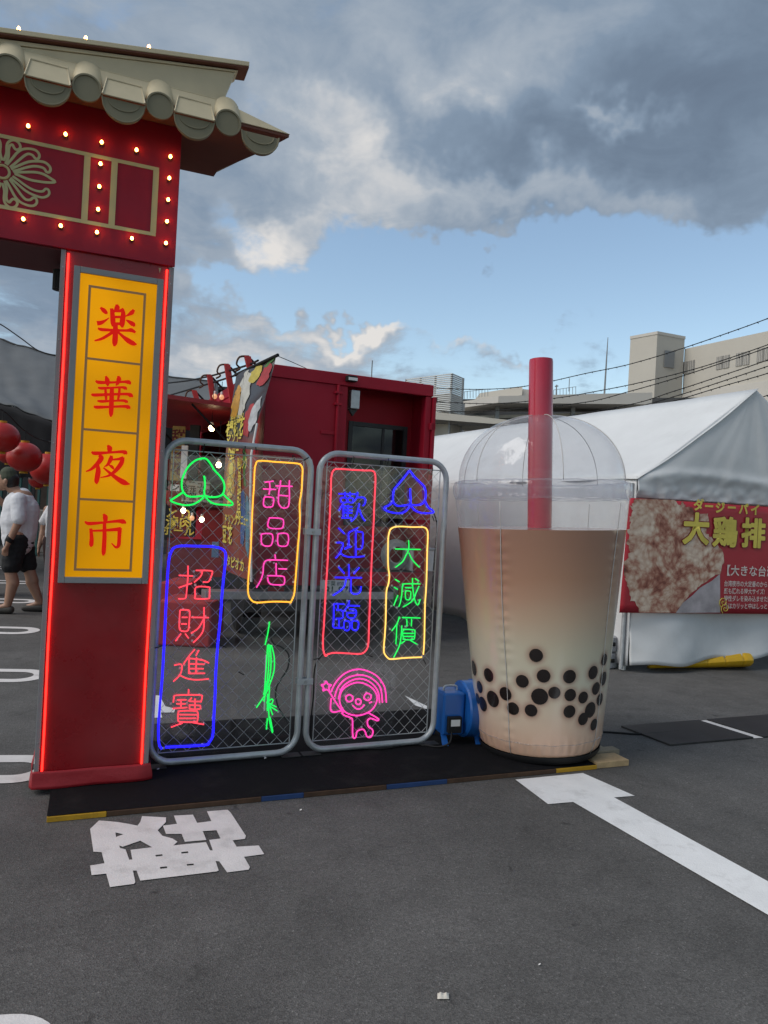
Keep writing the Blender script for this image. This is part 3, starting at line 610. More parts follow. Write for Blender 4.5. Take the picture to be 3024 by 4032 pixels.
# tiles
PITCH = .322
axis_t = (FG.N * .150 + Vector((0, 0, -.165))).normalized()
first = {}
for k in range(-6, 4):
    s = -.181 + PITCH * k
    c0 = FG.p(s, .225, 3.318); c1 = FG.p(s, .150, 3.420)
    if 'barrel' not in first:
        n_ = 28
        mb = MB(); Z = Vector((0, 0, 1)); rr = .063
        ringA = [c0 + FG.D * rr * math.cos(2 * math.pi * i / n_) + Z * rr * math.sin(2 * math.pi * i / n_) for i in range(n_)]
        ringB = [p + (c1 - c0) for p in ringA]
        mb.add(ringA + ringB, [(i, (i + 1) % n_, n_ + (i + 1) % n_, n_ + i) for i in range(n_)] + [tuple(range(n_, 2 * n_))])
        first['barrel'] = (mb.build('round_tile', M_cream, roof, smooth=True), s)
        def disc(r_in, r_out, q0, q1): return MB().lathe([(r_in, q0), (r_out, q0), (r_out, q1), (r_in, q1)], n_, FG.p(s, .225, 3.318), (FG.D, Z, FG.N), False, False)
        d = MB().lathe([(.0635, -.004), (.0635, .008), (.056, .008), (.055, .002), (.0005, .002)], n_, FG.p(s, .225, 3.318), (FG.D, Z, FG.N), True, True)
        first['cap'] = (d.build('tile_end_disc', M_tileend, roof, smooth=True), s)
        # pan tile: sloped tray with raised side borders and hanging crescent face, between this barrel and the next
        a, b = s + .066, s + PITCH - .066; t0, t1 = a + .012, b - .012
        tray = MB().hexa([FG.p(a, .237, 3.300), FG.p(b, .237, 3.300), FG.p(t1 - .006, .198, 3.392), FG.p(t0 + .006, .198, 3.392)], [FG.p(a, .243, 3.303), FG.p(b, .243, 3.303), FG.p(t1 - .006, .206, 3.396), FG.p(t0 + .006, .206, 3.396)])
        first['pan'] = (tray.build('pan_tile', M_cream, roof, bevel=.001), s)
        rim = MB().tube([FG.p(a + .002, .243, 3.303), FG.p(t0 + .006, .206, 3.396), FG.p(t1 - .006, .206, 3.396), FG.p(b - .002, .243, 3.303)], .005, 6)
        first['rim'] = (rim.build('pan_tile_rim', M_cream, roof, smooth=True), s)
        W = (b - a) / 2; cx = (a + b) / 2
        outer = [(cx - W + 2 * W * i / 24, 3.2985 - .100 * math.sqrt(max(0, 1 - ((-W + 2 * W * i / 24) / W) ** 2))) for i in range(25)]
        first['drip'] = (MB().prism([FG.p(x, .228, z) for x, z in [(cx + W, 3.2995)] + outer[::-1]][1:] , FG.N * -.016).build('drip_tile', M_tileend, roof), s)
        rimo = [(x, z + .003) for x, z in outer]
        first['dripr'] = (MB().tube([FG.p(x, .2285, z) for x, z in rimo], .0045, 6).build('drip_tile_rim', M_tileend, roof, smooth=True), s)
        inn = [(cx - W * .74 + 1.48 * W * i / 20, 3.297 - .046 * math.sqrt(max(0, 1 - ((-.74 + 1.48 * i / 20) / .74) ** 2))) for i in range(21)]
        first['drip2'] = (MB().tube([FG.p(x, .229, z) for x, z in inn], .0036, 6).build('drip_tile_rim', M_tileend, roof, smooth=True), s)
    else:
        for key in first:
            if k == 2 and False: continue
            if k == 3: continue
            if key in ('pan', 'rim') and k == 2: continue
            o, s_ = first[key]; c = o.copy(); col.objects.link(c); c.parent = roof; c.location = FG.D * (s - s_)

# ================================================================ MESH FENCE PANELS
FF = Fr(gnd(1109, 2957, .06), 23.4)
def rounded(s0, s1, h0, h1, r, n=7):
    pts = []
    for cx, cz_, a0 in ((s1 - r, h1 - r, 0), (s0 + r, h1 - r, 90), (s0 + r, h0 + r, 180), (s1 - r, h0 + r, 270)):
        for k in range(n + 1): t = R(a0 + 90 * k / n); pts.append((cx + r * math.cos(t), cz_ + r * math.sin(t)))
    return pts
PANELS = [(-.7255, .087, 'left galvanised chain-link panel beside the red pillar'), (.138, .967, 'right galvanised chain-link panel beside the bubble tea cup')]
for a, b, lab in PANELS:
    p = thing('fence_panel', FF.p((a + b) / 2, 0, .03), lab, 'fence panel', 'chain-link panels carrying neon signs')
    h0, h1 = .051, 1.776
    MB().tube([FF.p(s, 0, z) for s, z in rounded(a, b, h0, h1, .115)], .0178, 12, closed=True).build('frame_tube', M_galv, p, smooth=2)
    i0, i1, j0, j1 = a + .045, b - .045, h0 + .052, h1 - .052
    for e in (((i0, j0), (i1, j0)), ((i0, j1), (i1, j1)), ((i0, j0), (i0, j1)), ((i1, j0), (i1, j1))):
        MB().tube([FF.p(e[0][0], 0, e[0][1]), FF.p(e[1][0], 0, e[1][1])], .0032, 6).build('tension_rod', M_galv, p, smooth=True)
    wv = .038; nw = int((i1 - i0) / wv); wv = (i1 - i0) / nw; nh = int((j1 - j0) / .039); hh = (j1 - j0) / nh
    mb = MB()
    for k in range(nw):
        pts = []
        for j in range(nh + 1):
            side = (j + k) % 2; x = i0 + wv * (k + side)
            x = min(max(x, i0), i1)
            pts.append(FF.p(x + random.uniform(-.0015, .0015), (.0018 if side else -.0018), j0 + hh * j + random.uniform(-.0015, .0015)))
        mb.tube(pts, .0019, 4, caps=False)
    stuff(mb.build('chain_link_mesh', M_wire, p, smooth=2))
    for s, z in ((a + .03, h0), (b - .03, h0)):
        MB().box(FF, s - .06, s + .06, -.035, .035, .0305, .0345).build('foot_plate', M_dark, p)
    for z in ((1.36, .48) if a < 0 else ()):
        pass
    for s, z in ((a + .20, h1 - .01), (b - .11, h1 - .035), (a + .42, h1), (a + .02, h1 - .22)):
        MB().tube([FF.p(s + .023 * math.cos(t) * (1 if z > h1 - .1 else 1), .0 + .023 * math.sin(t) * 0 + .022, z - .03) if False else FF.p(s + .003 * math.sin(t * 3), .0225 * math.cos(t), z - .022 + .026 * math.sin(t)) for t in [2 * math.pi * k / 10 for k in range(10)]], .0026, 5, closed=True).build('cable_tie', M_black, p)
# clamps joining the two panels, hooks on the outer tube
for z in (1.315, .455):
    c = thing('tube_clamp', FF.p(.1125, 0, z - .018), ('upper' if z > 1 else 'lower') + ' steel clamp joining the two chain-link panels', 'clamp', 'clamps between the panels')
    MB().box(FF, .0665, .1585, .0205, .0265, z - .018, z + .018).build('clamp_plate', M_galv, c, bevel=.002)
    MB().box(FF, .0665, .1585, -.0265, -.0205, z - .018, z + .018).build('clamp_plate', M_galv, c, bevel=.002)
    MB().lathe([(.009, -.03), (.009, .036)], 6, FF.p(.1125, 0, z), (FF.D, Vector((0, 0, 1)), FF.N)).build('bolt', M_alu, c)

# ================================================================ NEON SIGNS
QA, QN = .0235, .036                              # acrylic sheet and tube planes in front of the mesh
def NP(zf, pts, q=QN): return [FF.sz(*zf(x, y), q) for x, y in pts]
def neon(name, label, cat, zf, border, chars, colb, colc, sheet, zsheet=None, rb=.0045, rc=.0037, colset=None):
    zs = zsheet or zf
    c = [FF.sz(*zs(x, y), QA) for x, y in sheet]
    s0, s1 = min(p[0] for p in c), max(p[0] for p in c); h0, h1 = min(p[1] for p in c), max(p[1] for p in c)
    root = thing(name, FF.p((s0 + s1) / 2, QA, h0), label, cat, 'neon signs on the fence panels')
    MB().box(FF, s0, s1, QA - .0015, QA + .0015, h0, h1).build('acrylic_sheet', M_acryl, root)
    clips = MB(); pts_all = []
    if border:
        P = NP(zf, border); pts_all += P
        MB().tube(catmull([FF.p(s, QN + .001 * math.sin(i * 1.7), z) for i, (s, z) in enumerate(P)], 4), rb, 8).build('border_tube', M_tube[colb], root, smooth=True)
    for ci, ch in enumerate(chars):
        hp = hull_part('neon_character' if border else 'neon_drawing', root)
        mcol = M_tube[colset[ci]] if colset else M_tube[colc]
        for j, st in enumerate(ch):
            P = NP(zf, st); pts_all += P
            cl = len(st) > 3 and st[0] == st[-1]
            if len(P) == 2: P = [P[0], ((P[0][0] + P[1][0]) / 2, (P[0][1] + P[1][1]) / 2), P[1]]
            W = [FF.p(s, QN + .0012 * ((j * 7 + i) % 3) + .002 * (j % 3), z) for i, (s, z) in enumerate(P[:-1] if cl else P)]
            MB().tube(catmull(W, 4, closed=cl), rc, 8, closed=cl).build('glass_tube', mcol, hp, smooth=True)
    for i, (s, z) in enumerate(pts_all):
        if i % 3: continue
        ds, dz = random.uniform(-.011, .011), random.uniform(-.011, .011); e = random.uniform(.0035, .006)
        clips.box(FF, s + ds - e, s + ds + e, QA + .002, QA + .008, z + dz - e, z + dz + e)
    stuff(clips.build('mount_clips', M_clip, root))
    return root
PEACHG = [[(447, 890), (400, 895), (340, 898), (295, 885), (262, 840), (255, 780), (268, 720), (310, 640), (370, 585), (430, 565), (470, 570), (505, 610), (540, 665), (590, 720), (620, 770), (628, 820), (615, 870), (580, 895), (520, 902), (480, 895), (455, 885), (452, 850), (458, 800), (455, 750), (450, 715)],
          [(262, 862), (220, 890), (165, 925), (162, 935), (180, 945), (230, 962), (290, 972), (350, 965), (400, 940), (445, 905)], [(465, 905), (500, 940), (550, 962), (620, 968), (680, 972), (697, 965), (690, 945), (655, 915), (618, 878)]]
neon('neon_sign', 'green neon peach with two leaves on the left panel', 'neon sign', za, None, [PEACHG], None, 'green', [(150, 520), (720, 1000)], rc=.0050)
BOXY = [(1200, 1825), (1190, 1815), (1050, 1812), (910, 1820), (860, 1795), (835, 1740), (835, 1640), (845, 1500), (855, 1380), (862, 1250), (868, 1100), (875, 950), (885, 800), (890, 680), (900, 620), (930, 585), (1080, 595), (1260, 608), (1295, 625), (1308, 660), (1305, 740), (1300, 850), (1283, 960), (1285, 1080), (1280, 1200), (1268, 1340), (1258, 1480), (1245, 1640), (1235, 1750), (1205, 1820)]
TIAN = [[(978, 772), (1055, 762)], [(1018, 765), (1022, 820), (1015, 880)], [(962, 830), (1075, 835)], [(985, 900), (1045, 905), (1057, 925), (1052, 965), (1040, 985), (985, 988), (968, 965), (972, 920), (985, 900)], [(1072, 803), (1220, 808)], [(1115, 755), (1112, 800), (1100, 850), (1095, 920), (1100, 960), (1125, 992), (1160, 995), (1185, 975), (1192, 900), (1190, 820), (1192, 755)], [(1105, 885), (1182, 892)]]
PIN = [[(1018, 1090), (1030, 1082), (1100, 1085), (1135, 1095), (1143, 1120), (1138, 1155), (1120, 1175), (1050, 1175), (1015, 1165), (1005, 1140), (1018, 1090)], [(955, 1222), (1030, 1220), (1048, 1245), (1045, 1290), (1025, 1325), (975, 1325), (950, 1300), (948, 1250), (955, 1222)], [(1100, 1220), (1165, 1218), (1183, 1245), (1180, 1300), (1160, 1328), (1105, 1325), (1090, 1300), (1090, 1250), (1100, 1220)]]
DIAN = [[(1068, 1400), (1072, 1440)], [(1180, 1452), (1040, 1448), (990, 1455), (968, 1490), (962, 1560), (945, 1620), (905, 1690)], [(1075, 1475), (1078, 1580)], [(1098, 1525), (1170, 1528)], [(1005, 1590), (1020, 1585), (1130, 1590), (1150, 1610), (1148, 1650), (1130, 1665), (1040, 1662), (1010, 1640), (1003, 1600)]]
neon('neon_sign', 'yellow neon frame around pink characters 甜品店 on the left panel', 'neon sign', za, BOXY, [TIAN, PIN, DIAN], 'yellow', 'pink', [(815, 520), (1325, 1900)])
BOXB = [(125, 2045), (108, 2010), (105, 1900), (115, 1750), (128, 1600), (140, 1400), (150, 1200), (160, 1000), (170, 850), (185, 780), (225, 740), (350, 738), (460, 742), (520, 760), (540, 800), (530, 900), (515, 1050), (505, 1200), (490, 1350), (475, 1550), (470, 1700), (462, 1850), (455, 1960), (430, 2005), (400, 2022), (150, 2036)]
def a4(st):                                       # za -> z4 coordinates
    out = []
    for x, y in st: X, Y = za(x, y); out.append(((X - 560) / .6103, (Y - 1700) / .6103))
    return out
ZHAO = [a4(s) for s in [[(230, 1583), (352, 1588)], [(310, 1498), (308, 1600), (300, 1700), (292, 1770), (278, 1785), (225, 1787)], [(228, 1690), (345, 1650)], [(378, 1540), (510, 1543), (520, 1565), (505, 1610), (485, 1640), (440, 1640)], [(435, 1545), (420, 1590), (362, 1645)], [(380, 1685), (490, 1685), (497, 1700), (495, 1765), (485, 1785), (375, 1785), (372, 1760), (380, 1685)]]]
CAI = [a4(s) for s in [[(250, 1885), (310, 1885), (325, 1905), (320, 2000), (315, 2050), (295, 2070), (250, 2065), (235, 2040), (235, 1980), (240, 1900), (250, 1885)], [(255, 1948), (305, 1948)], [(250, 2005), (300, 2005)], [(250, 2090), (200, 2155)], [(285, 2090), (315, 2130)], [(340, 1948), (490, 1950)], [(450, 1860), (450, 1950), (445, 2050), (415, 2110), (355, 2170)], [(450, 1955), (400, 2040), (335, 2088)]]]
JIN = [[(340, 1403), (300, 1450), (265, 1500)], [(302, 1455), (300, 1560)], [(365, 1408), (345, 1445)], [(300, 1462), (385, 1472), (430, 1492)], [(303, 1497), (400, 1500)], [(303, 1527), (395, 1528)], [(300, 1560), (405, 1558)], [(350, 1455), (345, 1555)], [(205, 1505), (250, 1500), (255, 1530), (240, 1570), (200, 1610)], [(245, 1572), (290, 1592), (350, 1600), (430, 1595)]]
BAO = [[(300, 1662), (298, 1693)], [(200, 1745), (205, 1715), (220, 1700), (370, 1698), (385, 1712), (378, 1745)], [(225, 1728), (285, 1728)], [(220, 1755), (280, 1755)], [(195, 1785), (290, 1778)], [(250, 1728), (248, 1782)], [(320, 1715), (300, 1740)], [(305, 1738), (375, 1740)], [(300, 1762), (375, 1765)], [(340, 1722), (340, 1790)], [(305, 1770), (310, 1788), (370, 1788), (375, 1768)], [(245, 1800), (340, 1800), (358, 1815), (355, 1860), (340, 1872), (245, 1870), (230, 1855), (232, 1815), (245, 1800)], [(240, 1825), (350, 1825)], [(238, 1848), (348, 1848)], [(260, 1877), (185, 1905)], [(320, 1875), (398, 1888)]]
neon('neon_sign', 'tall blue neon frame around red characters 招財進寶 on the left panel', 'neon sign', z4, BOXB, [ZHAO, CAI, JIN, BAO], 'blue', 'nred', [(92, 700), (560, 2060)], rb=.0062)
LEEK = [[(822, 1225), (810, 1300), (792, 1375)], [(808, 1375), (800, 1500), (790, 1650), (784, 1690)], [(816, 1372), (815, 1500), (803, 1620), (780, 1695)], [(825, 1375), (831, 1480), (822, 1580), (798, 1668)], [(833, 1378), (850, 1450), (850, 1540), (825, 1620), (800, 1680), (770, 1730), (735, 1780)], [(820, 1645), (815, 1750), (818, 1850), (838, 1940)], [(795, 1690), (785, 1740)], [(808, 1690), (806, 1800)],
        [(800, 1750), (830, 1725), (842, 1730), (835, 1750), (815, 1765)], [(815, 1765), (870, 1800)], [(815, 1752), (865, 1775)], [(820, 1768), (840, 1825)], [(808, 1848), (800, 1920)], [(825, 1845), (842, 1935)]]
nl = neon('neon_sign', 'green neon bundle like tied leeks low on the left panel', 'neon sign', z4, None, [LEEK], None, 'green', [(640, 1200), (960, 1960)], rc=.0036)
MB().tube([FF.p(*(lambda s, z: (s, QN, z))(*FF.sz(*z4(798, 1440), QN))), FF.p(*(lambda s, z: (s, QN, z))(*FF.sz(*z4(788, 1800), QN)))], .0045, 8).build('unlit_tube', M_white, nl, smooth=True)
BOXR = [(240, 2150), (225, 2165), (205, 2110), (200, 2050), (200, 1950), (210, 1800), (222, 1600), (232, 1400), (245, 1200), (255, 1000), (265, 800), (275, 600), (282, 400), (288, 240), (300, 170), (330, 132), (400, 130), (520, 138), (650, 145), (735, 148), (765, 185), (770, 280), (758, 500), (750, 700), (740, 900), (730, 1100), (722, 1300), (712, 1500), (705, 1700), (698, 1900), (692, 2030), (675, 2090), (640, 2130), (590, 2142), (450, 2135), (320, 2130), (245, 2148)]
HUAN = [[(370, 398), (555, 405)], [(435, 380), (440, 432)], [(490, 380), (490, 432)], [(395, 445), (450, 445), (455, 490), (400, 490), (395, 445)], [(470, 448), (520, 448), (522, 490), (475, 490), (470, 448)], [(415, 505), (370, 580)], [(420, 520), (420, 660)], [(400, 535), (515, 540)], [(430, 570), (515, 575)], [(430, 602), (515, 607)], [(400, 660), (510, 660)], [(470, 520), (465, 655)], [(575, 380), (570, 430), (540, 480)], [(560, 440), (640, 440), (660, 470), (650, 510), (630, 530)], [(590, 500), (575, 580), (550, 650), (500, 700)], [(595, 570), (620, 640), (655, 695)]]
YING = [[(368, 772), (432, 835)], [(575, 770), (490, 815), (475, 840), (475, 960), (430, 1000)], [(430, 1000), (505, 970)], [(555, 1085), (555, 820), (575, 812), (620, 815), (632, 840), (628, 960), (610, 1000), (562, 1000)], [(345, 930), (400, 930), (415, 950), (400, 1000), (375, 1050), (335, 1100)], [(390, 1045), (430, 1075), (520, 1088), (645, 1078)]]
GUANG = [[(480, 1165), (480, 1305)], [(368, 1195), (430, 1265)], [(590, 1200), (530, 1270)], [(330, 1310), (620, 1312)], [(450, 1320), (430, 1400), (390, 1450), (305, 1505)], [(500, 1320), (500, 1440), (510, 1475), (540, 1490), (585, 1480), (605, 1450), (608, 1405)]]
LIN = [[(430, 1600), (330, 1598), (315, 1620), (315, 1750), (310, 1840), (325, 1855), (415, 1858)], [(360, 1602), (358, 1660)], [(340, 1665), (400, 1668), (412, 1700), (405, 1750), (340, 1755)], [(375, 1770), (372, 1850)], [(485, 1560), (465, 1620), (420, 1680)], [(460, 1615), (595, 1618)], [(490, 1655), (545, 1660), (560, 1690), (555, 1725), (530, 1750), (480, 1748), (462, 1720), (462, 1690)], [(462, 1692), (550, 1694)], [(430, 1785), (475, 1785), (490, 1810), (485, 1860), (465, 1885), (435, 1880), (422, 1850), (430, 1785)], [(520, 1785), (570, 1785), (585, 1810), (578, 1860), (560, 1885), (525, 1880), (512, 1850), (520, 1785)]]
neon('neon_sign', 'red neon frame around blue characters 歡迎光臨 on the right panel', 'neon sign', zb, BOXR, [HUAN, YING, GUANG, LIN], 'nred', 'blue', [(165, 90), (800, 2200)])
PEACHB = [[(1140, 145), (1090, 210), (1040, 270), (990, 330), (970, 360), (960, 420), (962, 480), (990, 520), (1030, 532), (1090, 525), (1150, 515)], [(1140, 145), (1190, 210), (1240, 260), (1290, 310), (1310, 360), (1315, 420), (1305, 470), (1270, 510), (1220, 522), (1155, 515), (1150, 460), (1148, 400), (1145, 340)], [(960, 478), (920, 520), (870, 545), (870, 570), (920, 595), (1000, 610), (1060, 605), (1110, 575), (1145, 525)], [(1165, 540), (1200, 580), (1260, 605), (1320, 610), (1390, 605), (1395, 585), (1345, 545), (1310, 480)]]
neon('neon_sign', 'blue neon peach with two leaves on the right panel', 'neon sign', zb, None, [PEACHB], None, 'blue', [(820, 90), (1420, 690)], rc=.0050)
BOXP = [(1290, 2150), (1300, 2000), (1305, 1800), (1310, 1600), (1322, 1400), (1328, 1200), (1335, 1000), (1340, 850), (1330, 790), (1290, 762), (1180, 762), (1060, 755), (980, 760), (935, 785), (918, 830), (908, 900), (905, 1100), (912, 1220), (922, 1290), (910, 1380), (890, 1450), (885, 1600), (880, 1800), (870, 1950), (860, 2080), (870, 2140), (910, 2190), (950, 2198), (1100, 2185), (1275, 2178)]
DA = [[(985, 1000), (1258, 1005)], [(1128, 905), (1128, 1000), (1095, 1080), (1060, 1140), (985, 1198)], [(1128, 1040), (1170, 1120), (1245, 1200)]]
JIAN = [[(985, 1330), (1030, 1358)], [(970, 1415), (1010, 1440)], [(1010, 1500), (965, 1615)], [(1258, 1380), (1080, 1380), (1062, 1400), (1055, 1500), (1040, 1580), (1020, 1628)], [(1170, 1315), (1172, 1420), (1190, 1530), (1215, 1600), (1235, 1600), (1255, 1545)], [(1240, 1400), (1210, 1470), (1170, 1560), (1065, 1630)], [(1200, 1320), (1240, 1350)], [(1090, 1420), (1160, 1422)], [(1095, 1460), (1145, 1460), (1150, 1490), (1140, 1545), (1105, 1550), (1092, 1520), (1095, 1460)]]
JIA = [[(1030, 1735), (1005, 1810), (945, 1890)], [(1000, 1820), (990, 2035)], [(1055, 1745), (1255, 1750)], [(1110, 1760), (1112, 1840)], [(1160, 1760), (1158, 1840)], [(1070, 1880), (1185, 1880), (1195, 1900), (1190, 1960), (1175, 1985), (1085, 1985), (1068, 1965), (1070, 1880)], [(1075, 1918), (1185, 1918)], [(1075, 1950), (1185, 1950)], [(1085, 2000), (1040, 2030)], [(1150, 1995), (1220, 2035)], [(1055, 1830), (1045, 1950), (1025, 2060), (965, 2180)]]
neon('neon_sign', 'pale yellow neon frame around green characters 大減價 on the right panel', 'neon sign', zb, BOXP, [DA, JIAN, JIA], 'pyellow', 'green', [(835, 710), (1375, 2215)])
def circ(x, y, r): return [(x + r * math.cos(t), y + r * math.sin(t)) for t in [2 * math.pi * k / 10 for k in range(10)]] + [(x + r, y)]
star = [(183 + (36 if k % 2 == 0 else 20) * math.sin(2 * math.pi * k / 10), 1690 - (36 if k % 2 == 0 else 20) * math.cos(2 * math.pi * k / 10)) for k in range(10)]; star.append(star[0])
FIG = [[(215, 1730), (250, 1660), (310, 1600), (390, 1572), (460, 1580), (530, 1615), (575, 1670), (592, 1720), (598, 1800)], [(240, 1760), (265, 1690), (320, 1635), (400, 1610), (470, 1620), (530, 1660), (560, 1710), (570, 1800)], [(265, 1775), (290, 1700), (340, 1655), (400, 1635), (460, 1645), (510, 1680), (540, 1730), (550, 1800)],
       [(300, 1850), (275, 1790), (290, 1720), (340, 1680), (400, 1662), (460, 1675), (510, 1710), (535, 1760), (525, 1810), (500, 1850), (460, 1875), (400, 1890), (340, 1880), (300, 1850)], circ(342, 1770, 24), circ(467, 1760, 24), circ(405, 1795, 19), [(365, 1820), (390, 1842), (420, 1842), (448, 1815)], [(478, 1802), (498, 1795)], star, [(203, 1725), (250, 1800), (300, 1870)], [(215, 1770), (212, 1850), (235, 1865), (262, 1860), (290, 1855)],
       [(290, 1872), (310, 1890), (352, 1905), (365, 1925), (365, 2010), (372, 2045), (388, 2038), (397, 2000), (430, 1985), (450, 1997), (465, 2035), (490, 2038), (506, 2010), (500, 1985), (475, 1968), (468, 1930), (490, 1910), (535, 1925), (542, 1912), (475, 1872)]]
neon('neon_sign', 'pink neon child figure under rainbow arcs holding a star wand', 'neon sign', z5, None, [FIG], None, 'pink', [(120, 1545), (640, 2060)], rc=.0044)
# loose feed cables of the neon on the panels
def cable(name, pts, r, label, cat='cable', m=None, grp=None, n=6):
    o = MB().tube(catmull(pts, 6), r, n).build(name, m or M_black, None, smooth=True); return tag(o, label, cat, grp)
def fpt(zf, x, y, q=-.012): s, z = FF.sz(*zf(x, y), q); return FF.p(s, q, z)
cable('feed_cable', [fpt(z4, *p) for p in ((830, 1330), (850, 1370), (900, 1390), (945, 1440), (940, 1520), (900, 1590), (870, 1640), (860, 1700), (880, 1780), (930, 1860), (960, 1930))], .005, 'black feed cable looping beside the green neon bundle')
cable('feed_cable', [fpt(z4, *p) for p in ((160, 120), (150, 300), (140, 500), (120, 800), (100, 1100), (88, 1400), (80, 1600), (70, 1900))], .005, 'black feed cable down the left edge of left panel')
cable('feed_cable', [fpt(zb, *p) for p in ((1385, 560), (1440, 740), (1420, 1000), (1400, 1250), (1385, 1600), (1390, 1750), (1360, 2050), (1280, 2150))], .0045, 'black feed cable down the right edge of right panel')
cable('feed_cable', [fpt(z5, *p) for p in ((185, 1440), (120, 1520), (100, 1600), (95, 1750), (80, 1900), (75, 2040))], .0045, 'black feed cable low on the left edge of right panel')
TIE = ['in the open mesh left of the green neon bundle', 'just right of the blue neon frame', 'on the outer left side of the blue neon frame', 'below the red neon frame', 'below the pale yellow neon frame', 'right of the blue neon peach', 'at the lower left corner of the red neon frame', 'between red frame and blue peach leaf', 'at the top rail of the left panel', 'at the top right bend of the left panel']
for i, (zf, x, y, rot) in enumerate([(z4, 640, 1560, .5), (z4, 525, 1385, .4), (z4, 105, 1390, -.3), (z5, 490, 1480, .4), (z5, 865, 1520, 1.0), (z5, 925, 530, 1.1), (z5, 118, 1500, -.2), (zb, 840, 690, .6), (z4, 735, 120, 1.5), (z4, 1060, 175, -.6)]):
    s, z = FF.sz(*zf(x, y), QN); d = Vector((math.cos(rot), -math.sin(rot)))
    o = MB().tube([FF.p(s - .018 * d.x, .03, z - .018 * d.y), FF.p(s, .03 + .004, z), FF.p(s + .018 * d.x, .03, z + .018 * d.y)], .003, 6).build('cable_tie', M_black, None)
    tag(o, 'black cable tie ' + TIE[i], 'cable tie', 'cable ties on the mesh')

# ================================================================ BUBBLE TEA CUP
cup = thing('inflatable_cup', (1.045, 4.63, .029), 'giant clear inflatable bubble tea cup with red straw and black pearls', 'cup')
cup.rotation_euler = (0, R(-2.45), 0)
CM = Matrix.Translation(cup.location) @ cup.rotation_euler.to_matrix().to_4x4(); CI = CM.inverted()
def crad(z):                                      # outer radius of the cup wall by height
    K = [(0.0, .335), (.03, .352), (.06, .368), (.12, .384), (.19, .392), (.89, .464), (1.37, .514), (1.54, .532)]
    for (a, ra), (b, rb) in zip(K, K[1:]):
        if z <= b: return ra + (rb - ra) * max(0, (z - a)) / (b - a)
    return K[-1][1]
def cup_part(mb, name, m, **k):
    mb.v = [v + cup.location for v in mb.v]; return mb.build(name, m, cup, **k)
cup_part(MB().lathe([(.0, .001), (.335, .001), (.358, .008), (.372, .03), (.373, .050)], 72, cap0=False, cap1=False), 'base_ring', M_black, smooth=True)
# printed drink with the pearls' reddish halo in the print
BOB = [(525, 1573, 33), (563, 1677, 33), (693, 1680, 34), (812, 1660, 34), (868, 1595, 30), (456, 1703, 32), (371, 1766, 34), (543, 1780, 41), (617, 1761, 30), (697, 1773, 31), (761, 1785, 30), (826, 1740, 32), (846, 1795, 32), (864, 1690, 35), (409, 1841, 32), (500, 1850, 31), (693, 1856, 32), (798, 1848, 40), (761, 1893, 32), (816, 1922, 30), (212, 1637, 40), (287, 1672, 35), (242, 1732, 32), (307, 1793, 42), (258, 1818, 38), (232, 1790, 28)]
pearls = []
for x, y, r in BOB:
    d = CI.to_3x3() @ ray(*z6(x, y)); o = CI @ CP; t = 3.8
    hit = None
    for k in range(700):
        p = o + d * t
        if math.hypot(p.x, p.y) < crad(p.z): hit = p; break
        t += .0025
    if hit is None:
        dm = Vector((d.x, d.y)); t = -(Vector((o.x, o.y)).dot(dm)) / dm.dot(dm); hit = o + d * t
    pearls.append((math.atan2(hit.y, hit.x), hit.z, r * .782 * 4.35 / F))
front_az = [a for a, _, _ in pearls]
for k in range(20):
    pearls.append((random.uniform(R(10), R(170)), random.uniform(.16, .60), random.uniform(.034, .048)))
ZT = 1.372
nz, na = 130, 220
vs = []; fs = []; cols = []
def lerp3(a, b, t): return tuple(x + (y - x) * t for x, y in zip(a, b))
RAMP = [(.0, (.62, .37, .25)), (.14, (.70, .47, .34)), (.30, (.72, .58, .44)), (.50, (.67, .63, .49)), (.68, (.65, .58, .43)), (.86, (.60, .43, .30)), (1.0, (.53, .32, .215)), (1.12, (.46, .255, .165)), (1.30, (.40, .215, .145)), (1.4, (.38, .205, .14))]  # print colours, lightened to emulate light coming through the drink
def rampc(z):
    for (a, ca), (b, cb) in zip(RAMP, RAMP[1:]):
        if z <= b: return lerp3(ca, cb, max(0, min(1, (z - a) / (b - a))))
    return RAMP[-1][1]
for j in range(nz + 1):
    z = .05 + (ZT - .05) * j / nz
    for i in range(na):
        a = -math.pi + 2 * math.pi * i / na
        rr = crad(z) * (1 + .003 * mnoise.noise((math.cos(a) * 2.5, math.sin(a) * 2.5, z * 3)))
        for sa_ in (R(-128), R(-44), R(40), R(130)):
            da_ = (a - sa_ + math.pi) % (2 * math.pi) - math.pi
            rr -= .003 * math.exp(-(da_ / .035) ** 2) - .0016 * math.exp(-(da_ / .10) ** 2) * math.sin(z * 95 + 3 * mnoise.noise((z * 8, sa_, 0)))
        rr += .0025 * math.exp(-((z - .10) / .05) ** 2) * math.sin(a * 46 + 4 * mnoise.noise((a * 3, 1, 0)))
        vs.append(Vector((rr * math.cos(a), rr * math.sin(a), z)))
        c = rampc(z + .05 * mnoise.noise((math.cos(a) * 1.5, math.sin(a) * 1.5, z * 2.2)))
        hal = 0
        for pa, pz, prr in pearls:
            da = (a - pa + math.pi) % (2 * math.pi) - math.pi
            if abs(da) > .35 or abs(z - pz) > .14: continue
            dd = math.hypot(da * crad(z), z - pz); hal = max(hal, math.exp(-((max(0, dd - prr * .9)) / .024) ** 2))
        c = lerp3(c, (.36, .16, .115), hal * .62); cols.append((*c, 1))
for j in range(nz):
    for i in range(na): fs.append((j * na + i, j * na + (i + 1) % na, (j + 1) * na + (i + 1) % na, (j + 1) * na + i))
fs.append(tuple(nz * na + i for i in range(na)))
me = bpy.data.meshes.new('printed_drink'); me.from_pydata(vs, [], fs)
